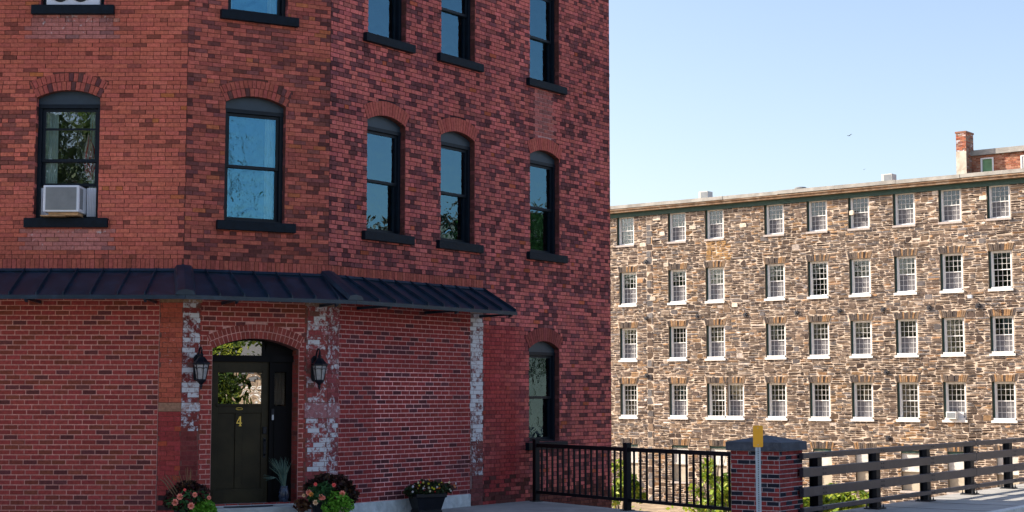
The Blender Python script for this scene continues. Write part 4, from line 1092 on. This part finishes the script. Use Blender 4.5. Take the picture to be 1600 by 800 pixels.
def stone(x0, x1, z0, z1, col, dw=None, j=.014, irregular=True):
    w_, h_ = x1 - x0, z1 - z0
    if w_ < .05 or h_ < .03: return
    j = min(j, h_ * .18)
    pr = (dw if dw is not None else U(.008, .026)); P = []
    top = [(x0 + U(0, j) + w_ * .04, z1 - U(0, j)), (x0 + w_ * U(.35, .65), z1 + U(-j * .7, j * .5)), (x1 - U(0, j) - w_ * .04, z1 - U(0, j))]
    bot = [(x1 - U(0, j), z0 + U(0, j)), (x0 + w_ * U(.35, .65), z0 + U(-j * .5, j * .7)), (x0 + U(0, j), z0 + U(0, j))]
    P = top + [(x1 - U(-.2, .6) * j, z0 + h_ * U(.4, .6))] + bot + [(x0 + U(-.2, .6) * j, z0 + h_ * U(.4, .6))]
    tx, tz = U(-.018, .018), U(-.018, .018); cx_, cz_ = (x0 + x1) / 2, (z0 + z1) / 2; s_ = .94
    f_ = [FS.pt(cx_ + (x - cx_) * s_, pr + tx * (x - cx_) / w_ * 2 + tz * (z - cz_) / h_ * 2, cz_ + (z - cz_) * s_) for x, z in P]
    b_ = [FS.pt(x, -.03, z) for x, z in P]
    st_.poly(f_, b_, 0, col, cap=False)
def clip(x0, x1, z):
    iv = [(x0, x1)]
    for o in ops:
        if o.u1 < x0 - .3 or o.u0 > x1 + .3: continue
        bl = o.block(z)
        if not bl: continue
        nv = []
        for a_, b_ in iv:
            if bl[1] <= a_ or bl[0] >= b_: nv.append((a_, b_)); continue
            if bl[0] > a_: nv.append((a_, bl[0]))
            if bl[1] < b_: nv.append((bl[1], b_))
        iv = nv
    return iv
def rubble(uA, uB, zA, zB, sc=1.0):
    z = zA
    while z < zB - .02:
        H = min(U(.22, .30) * sc, zB - z)
        if zB - z - H < .1: H = zB - z
        # split the band at opening heights
        for o in ops:
            for e_ in (o.z0, o.zs, o.zs + o.ring):
                if z + .06 < e_ < z + H and not (o.u1 < uA or o.u0 > uB): H = min(H, e_ - z)
        for a_, b_ in clip(uA, uB, z + H / 2):
            x = a_
            while x < b_ - .03:
                L = U(.26, .72) * sc; r_ = random.random()
                if b_ - x - L < .15: L = b_ - x
                g_ = .0095 * sc
                if H < .13 * sc: stone(x + g_, x + L - g_, z + g_, z + H - g_, stcol(x, z))
                elif r_ < .06: stone(x + g_, x + min(L, .42) - g_, z + g_, z + H - g_, stcol(x, z)); L = min(L, .42)
                else:
                    n_ = 2 if H < .22 * sc or random.random() < .12 else 3
                    cuts = sorted([z] + [z + H * (i + 1) / n_ + U(-.012, .012) for i in range(n_ - 1)] + [z + H])
                    for c0, c1 in zip(cuts, cuts[1:]):
                        if L > .4 and random.random() < .55:
                            m = x + L * U(.35, .65); stone(x + g_, m - g_, c0 + g_, c1 - g_, stcol(x, z)); stone(m + g_, x + L - g_, c0 + g_, c1 - g_, stcol(x, z))
                        else: stone(x + g_, x + L - g_, c0 + g_, c1 - g_, stcol(x, z))
                x += L
        z += H
random.seed(3)
def mortS(u, z): k = 1 + .15 * nz(u, z, 1.5); return (.57 * k, .46 * k, .365 * k, 0)
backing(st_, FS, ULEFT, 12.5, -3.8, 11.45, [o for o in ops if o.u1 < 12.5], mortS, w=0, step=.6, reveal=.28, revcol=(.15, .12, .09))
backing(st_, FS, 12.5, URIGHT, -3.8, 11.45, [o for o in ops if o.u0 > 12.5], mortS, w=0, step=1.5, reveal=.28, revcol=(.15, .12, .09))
rubble(ULEFT, -9.42, -3.7, 11.42); rubble(-9.05, 13.0, -3.7, 11.42); rubble(13.0, 40, -3.7, 11.42, 1.9)
z = -3.7; i = 0
while z < 11.3:
    H = U(.3, .42); L = .36 if i % 2 else .26; stone(-9.40, -9.40 + L, z + .012, z + H - .012, stcol(0, z) if random.random() > .5 else (.16, .15, .15, 0)); 
    if L < .3: stone(-9.12, -9.05, z + .012, z + H - .012, stcol(0, z))
    z += H; i += 1
for u_, z_, w_ in ((-9.2, 6.8, .35), (-9.8, 9.6, .4), (-9.0, 10.9, .5), (-8.6, 10.1, .35), (-6.8, 10.3, .4), (-3.9, 10.2, .4), (2.0, 10.4, .25), (6.1, 11.0, .3), (8.3, 10.6, .35), (10.5, 4.6, .4), (-10.9, 6.1, .1), (-4.4, 6.3, .35), (-8.35, 8.5, .3)):
    stone(u_, u_ + w_, z_, z_ + .22, (.66, .56, .46, 0), .05)
o = st_.build('wall', M['stone'], recalc=False); o.parent = mill; o.matrix_parent_inverse = minv
# rest of the mill body
m_ = MB()
for a_, b_ in (((ULEFT, 0), (ULEFT, -14)), ((ULEFT, -14), (URIGHT, -14)), ((URIGHT, -14), (URIGHT, 0))):
    p, q = FS.pt(*a_, 0), FS.pt(*b_, 0); m_.face([(p[0], p[1], -3.8), (q[0], q[1], -3.8), (q[0], q[1], 11.4), (p[0], p[1], 11.4)], 0, (.22, .16, .11, 0))
o = m_.build('wall', M['stone'], recalc=False); o.parent = mill; o.matrix_parent_inverse = minv
def mpart(mb, name, mat, par=None, **k):
    o = mb.build(name, mat, **k)
    if par: o.parent = par
    else: o.parent = mill; o.matrix_parent_inverse = minv
    return o
m_ = MB(); m_.box(ULEFT - .3, URIGHT, -14.2, .30, 11.47, 11.78, fr=FS)
rf = mpart(m_, 'roof', M['roofing'])
m_ = MB(); x = ULEFT - .3
while x < URIGHT:
    e = min(x + 3.05, URIGHT); dz = U(-.012, .012); m_.box(x + .004, e - .004, .305, .45 + U(-.008, .008), 11.63 + dz, 11.80 + dz, fr=FS); x = e
mpart(m_, 'fascia', M['fascia'], rf)
m_ = MB(); m_.box(ULEFT - .3, URIGHT, .03, .36, 11.44, 11.55, fr=FS); m_.box(ULEFT - .3, URIGHT, .03, .42, 11.555, 11.62, fr=FS); mpart(m_, 'cornice', M['soffit'], rf)
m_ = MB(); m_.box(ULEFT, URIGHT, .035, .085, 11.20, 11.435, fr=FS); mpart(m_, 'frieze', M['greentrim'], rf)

# white mill windows: one built, the rest copied
def mill_window(kind):
    """local x along, y inward, z from the bottom of the opening"""
    H = 1.64; h = WW / 2; f_ = MB(); y0 = .16
    f_.box(-h, -h + .065, y0 - .04, y0 + .1, 0, H); f_.box(h - .065, h, y0 - .04, y0 + .1, 0, H); f_.box(-h + .065, h - .065, y0 - .04, y0 + .1, H - .065, H); f_.box(-h + .065, h - .065, y0 - .02, y0 + .1, 0, .07)
    f_.box(-h - .085, -h - .003, y0 - .05, y0 + .1, 0, H, 1); f_.box(h + .003, h + .06, y0 - .02, y0 + .1, 0, H, 1)
    root = f_.build('window', [M['white'], M['greentrim']])
    for nm, za, zb, yy in (('sash', .80, H - .06, y0 + .03), ('sash', .05, .84, y0 + .06)):
        s_ = MB(); xi = h - .055
        s_.box(-xi, -xi + .035, yy, yy + .03, za, zb); s_.box(xi - .035, xi, yy, yy + .03, za, zb); s_.box(-xi + .035, xi - .035, yy, yy + .03, za, za + .04); s_.box(-xi + .035, xi - .035, yy, yy + .03, zb - .035, zb)
        for i in range(1, 4): xx = -xi + 2 * xi * i / 4; s_.box(xx - .0065, xx + .0065, yy + .002, yy + .022, za + .04, zb - .035)
        for i in range(1, 3): zz_ = za + .04 + (zb - za - .075) * i / 3; s_.box(-xi + .035, xi - .035, yy + .004, yy + .02, zz_ - .0065, zz_ + .0065)
        s_.build('sash', M['white'], root)
    g_ = MB(); g_.box(-h + .06, h - .06, y0 + .046, y0 + .05, .84, H - .07); g_.box(-h + .06, h - .06, y0 + .078, y0 + .082, .07, .82); g_.build('glass', M['millglass'], root)
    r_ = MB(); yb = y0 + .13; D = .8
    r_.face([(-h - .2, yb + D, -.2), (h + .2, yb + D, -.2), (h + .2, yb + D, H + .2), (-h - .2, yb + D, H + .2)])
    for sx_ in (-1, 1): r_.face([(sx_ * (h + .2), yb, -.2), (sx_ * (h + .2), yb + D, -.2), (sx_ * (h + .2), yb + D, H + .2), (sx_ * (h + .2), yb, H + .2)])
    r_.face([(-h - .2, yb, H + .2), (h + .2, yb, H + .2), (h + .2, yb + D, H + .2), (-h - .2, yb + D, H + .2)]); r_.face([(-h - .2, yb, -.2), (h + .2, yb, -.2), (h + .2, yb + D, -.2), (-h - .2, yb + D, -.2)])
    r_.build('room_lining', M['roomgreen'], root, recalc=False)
    if kind != 'noscreen':
        sc_ = MB(); sc_.box(-h + .056, h - .056, y0 + .066, y0 + .068, .07, .80); sc_.build('screen', M['screen'], root)
    if kind == 'curtain':
        mb_ = MB(); k = 10
        for i in range(k):
            t0, t1 = i / k, (i + 1) / k
            xa = lambda t: h - .08 - .42 * t ** 1.0 * 1; 
            P = lambda t, top: ((h - .08) - .45 * t if top else (h - .08) - .10 * t, y0 + .13 + .01 * (i % 2), H - .1 if top else .78)
            mb_.face([P(t0, 0), P(t1, 0), P(t1, 1), P(t0, 1)])
        mb_.build('curtain', M['curtainwarm'], root, recalc=False)
    if kind == 'halfblind': curtain_mb(-h + .07, h - .07, H - .42, H - .06, y0 + .14, .004, .2).build('blind', M['curtainwarm'], root, recalc=False)
    if kind == 'lowcurtain': curtain_mb(-h + .25, h - .15, .06, .55, y0 + .16, .01, .1).build('curtain', M['curtain'], root, recalc=False)
    if kind == 'blind': curtain_mb(-h + .35, h - .07, .8, H - .08, y0 + .13, .005, .1).build('curtain', M['curtain'], root, recalc=False)
    if kind == 'blind_full': curtain_mb(-h + .07, h - .07, .8, H - .08, y0 + .13, .005, .1).build('curtain', M['curtainwarm'], root, recalc=False)
    return root
def sill_mesh(row):
    s_ = MB(); h = WW / 2
    if row == 0: s_.box(-h - .10, h + .10, -.07, .2, -.11, -.005)
    elif row == 1: s_.box(-h - .10, h + .10, -.08, .2, -.12, -.005); s_.box(-h + .02, h - .02, .02, .2, -.005, .06)
    else: s_.box(-h - .12, h + .12, -.08, .2, -.11, -.005); s_.box(-h - .02, h + .02, -.03, .2, -.005, .09)
    return s_
def lintel_mesh():
    s_ = MB(); h = WW / 2 + .10; x = -h; n = 12
    for i in range(n):
        a0 = -h + 2 * h * i / n; a1 = -h + 2 * h * (i + 1) / n; k0, k1 = a0 * 1.14, a1 * 1.14; g_ = .010; ht = .30 + U(-.03, .04); pr = U(.01, .045)
        c_ = random.choice([(.10, .08, .07, 0), (.14, .11, .09, 0), (.22, .15, .10, 0), (.32, .19, .10, 0), (.09, .075, .07, 0)])
        f_ = [(a0 + g_, -pr, .012), (a1 - g_, -pr, .012), (k1 - g_, -pr, ht), (k0 + g_, -pr, ht)]; b_ = [(x_, .03, z_) for x_, y_, z_ in f_]
        s_.poly(f_, b_, 0, c_, cap=False)
    return s_
protos = {k: mill_window(k) for k in ('plain', 'curtain', 'blind', 'blind_full', 'noscreen', 'halfblind', 'lowcurtain')}
sills = [sill_mesh(0).build('sill', M['greysill']), sill_mesh(1).build('sill', M['whitesill']), sill_mesh(2).build('sill', M['whitesill'])]
lints = [lintel_mesh().build('lintel', M['stone'], recalc=False) for _ in range(4)]
special = {(1, 0): 'curtain', (1, 1): 'curtain', (1, 3): 'curtain', (1, 5): 'curtain', (1, 7): 'curtain', (2, 3): 'blind_full', (2, 8): 'blind', (3, 1): 'blind'}
rnd = random.Random(9)
for uu, ri, ci in wins:
    kd = special.get((ri, ci)) or rnd.choice(['plain', 'plain', 'plain', 'noscreen', 'halfblind', 'lowcurtain'])
    w_ = copy_tree(protos[kd]); w_.parent = mill; w_.matrix_parent_inverse = minv
    z0 = ROWZ[ri][0]; w_.location = FS.pt(uu - .06, 0, z0); w_.rotation_euler = (0, 0, FS.rot)
    w_.scale = (1, 1, (ROWZ[ri][1] - z0) / 1.64)
    s_ = sills[min(ri, 2)].copy(); COL.objects.link(s_); s_.parent = w_
    if ri:
        l_ = random.choice(lints).copy(); COL.objects.link(l_); l_.parent = w_; l_.location = (0, 0, 1.64)
for o in list(protos.values()) + sills + lints:
    for ch in [x for x in bpy.data.objects if x.parent == o]: bpy.data.objects.remove(ch)
    bpy.data.objects.remove(o)
mac = empty('air_conditioner', FS.pt(6.9, 0, .92), FS.rot, 'small white window air conditioner in the lowest white-window row of the mill', 'air conditioner')
m_ = MB(); m_.box(-.30, .16, -.22, .10, .02, .34); m_.build('body', M['white'], mac, bevel=.01)
m_ = MB(); m_.box(-.26, .12, -.226, -.22, .07, .30); m_.build('grille', M['acgrille'], mac)
m_ = MB(); m_.box(.165, .40, .06, .09, .02, .34); m_.build('side_panel', M['white'], mac)
# boarded basement windows
lints = []
for u in COLX:
    f_ = MB(); f_.box(-.48, .48, .10, .15, .9, 1.68); f_.box(-.48, .48, .16, .2, 0, .9, 1); f_.box(-.48, .48, .06, .16, .85, .93); f_.box(-.48, .48, .05, .2, 1.68, 1.80, 2)
    w_ = f_.build('boarded_window', [M['board'], M['boardlow'], M['greentrim']]); sub(mill, FS, u, 0, -2.3, w_); w_.matrix_parent_inverse = minv
    s_ = MB(); s_.box(-.55, .55, -.04, .16, -.1, -.004); s_.build('sill', M['greysill'], w_)
    l_ = lintel_mesh().build('lintel', M['stone'], w_, recalc=False); l_.location.z = 1.8
# iron anchor plates
def plate_mesh():
    s_ = MB(); P = []
    for k in range(12):
        r_ = .13 if k % 2 == 0 else .085; P.append((r_ * cos(k * pi / 6), r_ * sin(k * pi / 6)))
    s_.poly([(x, -.08, z) for x, z in P], [(x, -.02, z) for x, z in P]); s_.tube([(0, -.13, 0), (0, -.08, 0)], .035, 8); return s_
pp = None
for u, z in ((-9.45, 5.9), (-9.45, 2.98), (-6.38, 5.93), (-3.64, 5.91), (-.84, 5.91), (1.41, 5.92), (3.6, 5.91), (5.84, 5.92), (8.11, 5.92), (3.7, 3.03), (3.72, .06), (-9.45, 8.8)):
    if pp is None: pp = plate_mesh().build('anchor_plate', M['bolt']); q_ = pp
    else: q_ = pp.copy(); COL.objects.link(q_)
    sub(mill, FS, u, 0, z, q_); q_.matrix_parent_inverse = minv
# chimney and roof house
m_ = MB(); CHW = -.5
CF = Fr(FS.pt(7.08, CHW, 0)[:2], (FS.d.x, FS.d.y)); CR = Fr(FS.pt(7.55, CHW, 0)[:2], (-FS.n.x, -FS.n.y))
m_.box(7.08, 7.55, CHW - .85, CHW - .006, 11.5, 13.80, 0, (.30, .2, .15, 0), fr=FS)
chc = lambda u, z: (*vary(random.choice([(.38, .12, .07), (.30, .10, .06), (.45, .2, .13), (.2, .09, .07)]), .2), .25 if random.random() > .2 else .7)
lay(m_, CF, 0, .47, 12.95, 13.80, [], chc, .075, .2, .012, 's', .008); lay(m_, CR, 0, .85, 11.78, 13.80, [], chc, .075, .2, .012, 's', .008)
m_.box(7.05, 7.58, CHW - .88, CHW + .03, 13.80, 13.88, 0, (.28, .14, .1, 0), fr=FS)
ch_ = mpart(m_, 'chimney', M['brick'], rf)
m_ = MB(); m_.box(7.075, 7.552, CHW - .005, CHW + .012, 11.79, 12.97, fr=FS); 
o = m_.build('chimney_render', M['plaster']); o.parent = rf
PHW = -1.1; PF = Fr(FS.pt(7.55, PHW, 0)[:2], (FS.d.x, FS.d.y)); m_ = MB()
pop = [Op(.42, 1.02, 11.95, 12.66), Op(2.25, 3.0, 12.0, 12.62)]
backing(m_, PF, 0, 9, 11.7, 12.78, pop, lambda u, z: (.40, .28, .2, 0), w=-.006, step=.5)
lay(m_, PF, 0, 9, 11.7, 12.78, pop, lambda u, z: (*vary(random.choice([(.36, .13, .075), (.26, .095, .06), (.42, .2, .13)]), .2), 0), .075, .2, .013, 's', .006)
pe2 = FS.pt(7.55, PHW - 7, 0); m_.face([PF.pt(0, 0, 11.7), (pe2[0], pe2[1], 11.7), (pe2[0], pe2[1], 12.78), PF.pt(0, 0, 12.78)], 0, (.3, .12, .08, 0))
o = m_.build('roof_house', M['brick'], recalc=False); o.parent = rf
m_ = MB(); m_.box(-.12, 9.1, -7, .14, 12.79, 13.03, fr=PF); m2 = m_.build('roof_house_roof', M['fascia']); m2.parent = rf
for oo, mi_ in ((pop[0], 1), (pop[1], 2)):
    m_ = MB()
    m_.box(oo.u0, oo.u0 + .07, -.1, .01, oo.z0, oo.zs, fr=PF); m_.box(oo.u1 - .07, oo.u1, -.1, .01, oo.z0, oo.zs, fr=PF); m_.box(oo.u0 + .07, oo.u1 - .07, -.1, .01, oo.zs - .06, oo.zs, fr=PF)
    m_.box(oo.u0 + .07, oo.u1 - .07, -.13, -.08 if mi_ == 1 else -.01, oo.z0, oo.zs - .06, mi_, fr=PF)
    if mi_ == 2: m_.box(2.5, 2.56, -.01, -.004, 12.3, 12.42, 3, fr=PF); m_.box(2.47, 2.62, -.01, -.004, 12.34, 12.37, 3, fr=PF)
    o = m_.build('roof_house_window', [M['white'], M['greendoor'], M['board'], M['redpaint']]); o.parent = rf
# condensers and vent on the roof
def condenser(u, wdt, label):
    c_ = empty('rooftop_condenser', FS.pt(u, -.6, 11.78), FS.rot, label, 'air conditioner', 'condensers on the mill roof')
    m_ = MB(); m_.box(-wdt / 2, wdt / 2, -.25, .25, .03, .46); m_.build('casing', M['board'], c_, bevel=.01)
    m_ = MB(); m_.box(-wdt / 2 + .12, wdt / 2 - .04, -.256, -.25, .07, .42); m_.build('grille', M['acgrille'], c_)
    m_ = MB(); m_.box(-wdt / 2, -wdt / 2 + .05, -.25, .25, 0, .03); m_.box(wdt / 2 - .05, wdt / 2, -.25, .25, 0, .03); m_.build('feet', M['galv'], c_)
condenser(-6.2, .52, 'pale condenser box on the mill roof near the brick building'); condenser(3.75, .52, 'pale condenser box on the mill roof left of the chimney')
m_ = MB(); m_.lathe([(.2, 0), (.2, .12), (.32, .14), (.34, .2), (.25, .28), (.0, .30)], (0, 0, 0), 16); vt = m_.build('roof_vent', M['roofing']); vt.location = FS.pt(-1.0, -.9, 11.78); tag(vt, 'low dark round vent on the middle of the mill roof', 'roof vent')
# flood light on the mill wall
fl_ = empty('wall_floodlight', FS.pt(7.95, 0, 6.3), FS.rot, 'small pale floodlight on a short arm on the mill wall at far right', 'floodlight')
m_ = MB(); m_.tube([(0, -.01, 0), (0, -.25, .03), (-.0, -.40, .02)], .022, 6); m_.build('arm', M['bolt'], fl_)
m_ = MB(); m_.box(-.10, .10, -.52, -.36, -.06, .09); m_.build('head', M['acwhite'], fl_, bevel=.02)

# ------------------------------------------------------------------ shrubs, ground cover, trees
random.seed(11)
def at(px, y, ang=None): return (px - 800) / FPX * y
def B(px, y, r, h, label, cols=YG, n=900, leaf=.16):
    n = int(n * 1.5); x = at(px, y); bush(x, y, vz(x, y) - .05, r, h, cols, label, n, leaf)
B(968, 60, 1.0, 3.0, 'bright green shrub seen through the fence beside the brick wall end')
B(1108, 63, 1.0, 3.3, 'thin climbing shrub behind the pickets just left of the brick pillar', n=500)
B(1132, 61, .75, 2.6, 'low pale shrub behind the pickets touching the brick pillar', n=500)
B(1258, 52, 1.0, 3.35, 'tall bright shrub right beside the brick pillar behind the rails', n=1300)
B(1298, 54, 1.2, 3.15, 'broad yellow green shrub behind the first bridge post', n=1300)
B(1332, 52, 1.25, 2.7, 'rounded shrub between the first and second bridge posts', n=1200)
B(1370, 53, 1.2, 1.9, 'low shrub behind the second bridge post', n=1000)
B(1310, 47, 1.1, 2.0, 'lowest nearest shrub under the bottom rail beside the first bridge post', n=900)
B(1180, 50, 1.2, 1.4, 'shrub hidden low behind the brick pillar', n=500)
B(1030, 50, 1.0, .75, 'small shrub low behind the middle fence post', n=400)
gc = MB()
for k in range(5200):
    x = U(-2, 30); y = U(42, 74)
    if nz(x, y, .25, 8) < -.02: continue
    z = vz(x, y); leaves(gc, [(x + U(-.1, .1), y + U(-.1, .1), z + U(.03, .3))], .15, YG + [(.30, .22, .12)])
tag(gc.build('ground_cover', M['leaf'], recalc=False), 'patchy weeds and creepers on the rubble below the bridge', 'ground cover', kind='stuff')
# the woods and a stone house the windows mirror, behind and beside the viewer
def T(x, y, h, cr, cols, label, z=-.14, **k): tree('broadleaf_tree', x, y, z, h, cr, cols, label, 'tree', 'woods mirrored in the windows', **k)
T(-24, -36, 17, 6.5, DG, 'tall dark tree behind the viewer mirrored in the left window', nclump=60, dens=1.6, leaf=.5)
T(-17, -40, 18, 6.5, DG, 'tall dark tree behind the viewer right of its neighbour', nclump=60, dens=1.6, leaf=.5)
T(-31, -30, 15, 6, DG + YG[:1], 'tall dark tree behind the viewer left of its neighbour', nclump=55, dens=1.5, leaf=.5)
T(-20, -22, 7.5, 3.5, YG + DG, 'lower yellowish tree in front of the dark woods behind the viewer', nclump=40, dens=1.4, leaf=.3, trunkf=.15)
T(22.5, -.5, 4.6, 3.2, YG + DG, 'spreading yellow green tree by the road right of the viewer', nclump=45, dens=1.6, leaf=.28, trunkf=.12)
T(27, -3.5, 5.4, 3.4, YG + DG, 'leaning yellow green tree behind the roadside stone cottage', nclump=45, dens=1.6, leaf=.28, trunkf=.12)
T(17, -8, 4.4, 2.6, YG + DG, 'small yellow green tree nearest the viewer on the right', nclump=40, dens=1.6, leaf=.26, trunkf=.12)
T(29, -8, 15, 6.5, DG, 'thin branching tree with few leaves behind the cottage', nclump=90, dens=.06, leaf=.22, sparse=True, trunkf=.25)
T(37, 33, 10.2, 4.2, DG + YG[1:2], 'round tree past the far side of the bridge', nclump=45, dens=1.6, leaf=.4, z=-3.3, trunkf=.2)
T(38, 41.5, 12.8, 4.6, DG, 'tall trunked tree past the far side of the bridge', nclump=50, dens=1.6, leaf=.4, z=-3.3, trunkf=.72)
T(-31, 40, 17.5, 6.5, DG, 'dark tree on the left bank behind the brick building', nclump=50, dens=1.5, leaf=.45, z=-3.3, trunkf=.2)
T(-34, 52, 15, 6.5, DG, 'dark tree on the left bank nearer the mill', nclump=50, dens=1.5, leaf=.45, z=-3.3, trunkf=.2)
T(-38, 64, 14.5, 6.5, DG, 'dark tree on the left bank farthest from the brick building', nclump=50, dens=1.5, leaf=.45, z=-3.3, trunkf=.2)
T(-42, 76, 14.5, 6.5, DG, 'dark tree far up the left bank beyond the others', nclump=50, dens=1.5, leaf=.45, z=-3.3, trunkf=.2)
x_ = at(975, 95); T(x_, 95, 16.35, 2.0, DG, 'tree top just showing above the left end of the mill roof', z=-3.3, nclump=40, dens=1.2, leaf=.3)
hs = empty('stone_cottage', (19.4, 8.86, -.14), radians(227.8), 'small roadside stone cottage with a white window mirrored in the door glass', 'house')
m_ = MB(); FH = Fr((0, 0), (1, 0)); hop = [Op(2.75, 3.7, .9, 2.02)]
backing(m_, FH, -4, 4, 0, 2.9, hop, lambda u, z: (.5, .4, .3, 0), w=0, step=.5)
lay(m_, FH, -4, 4, 0, 2.9, hop, lambda u, z: (*vary(random.choice([(.2, .16, .12), (.3, .22, .15), (.36, .28, .2)]), .2), 0), .16, .4, .03, 's', .02, wob=.02, base=.02)
for a_, b_ in (((-4, 0), (-4, 5)), ((-4, 5), (4, 5)), ((4, 5), (4, 0))): m_.face([(a_[0], a_[1], 0), (b_[0], b_[1], 0), (b_[0], b_[1], 2.9), (a_[0], a_[1], 2.9)], 0, (.3, .22, .15, 0))
m_.build('wall', M['stone'], hs, recalc=False)
m_ = MB(); m_.poly([(-4.3, -.3, 2.9), (-4.3, 2.5, 3.9), (-4.3, 5.3, 2.9)], [(4.3, -.3, 2.9), (4.3, 2.5, 3.9), (4.3, 5.3, 2.9)]); m_.build('roof', M['roofing'], hs)
m_ = MB(); m_.box(2.75, 3.7, .05, .12, .9, 2.02); m_.box(2.6, 3.85, -.1, .12, .78, .895); wd = m_.build('window', M['white'], hs)
m_ = MB(); m_.box(2.2, 3.98, -.07, -.01, 2.22, 2.34); m_.build('string_course', M['white'], hs)
m_ = MB()
for i in range(4):
    for j in range(4): m_.box(2.82 + i * .21, 2.98 + i * .21, .04, .05, 1.0 + j * .24, 1.18 + j * .24)
m_.build('pane', M['dark'], wd)
# birds
def bird(px, py, dist, label, s=1.0):
    x_ = (px - 800) / FPX; up = (400 - py) / FPX; zf = dist
    yy = zf * (cos(PITCH) - up * sin(PITCH)); zz_ = zf * (sin(PITCH) + up * cos(PITCH)) + EYE
    m_ = MB(); m_.tube([(-.2, 0, .0), (-.1, 0, .01), (.05, 0, 0), (.22, 0, -.02)], [.01, .05, .045, .01], 6)
    m_.face([(-.08, 0, .02), (.06, 0, .02), (-.02, .28, .1), (-.14, .5, .05)]); m_.face([(-.08, 0, .02), (.06, 0, .02), (-.02, -.28, .14), (-.14, -.5, .12)])
    b_ = m_.build('bird', M['bird'], recalc=False); b_.location = (x_ * zf, yy, zz_); b_.rotation_euler = (.2, .3, radians(215)); b_.scale = (s, s, s); tag(b_, label, 'bird', 'birds in the sky')
bird(1327, 212, 120, 'larger dark bird gliding in the sky above the mill', .6); bird(1350, 265, 230, 'tiny distant bird low in the sky above the mill', .5)
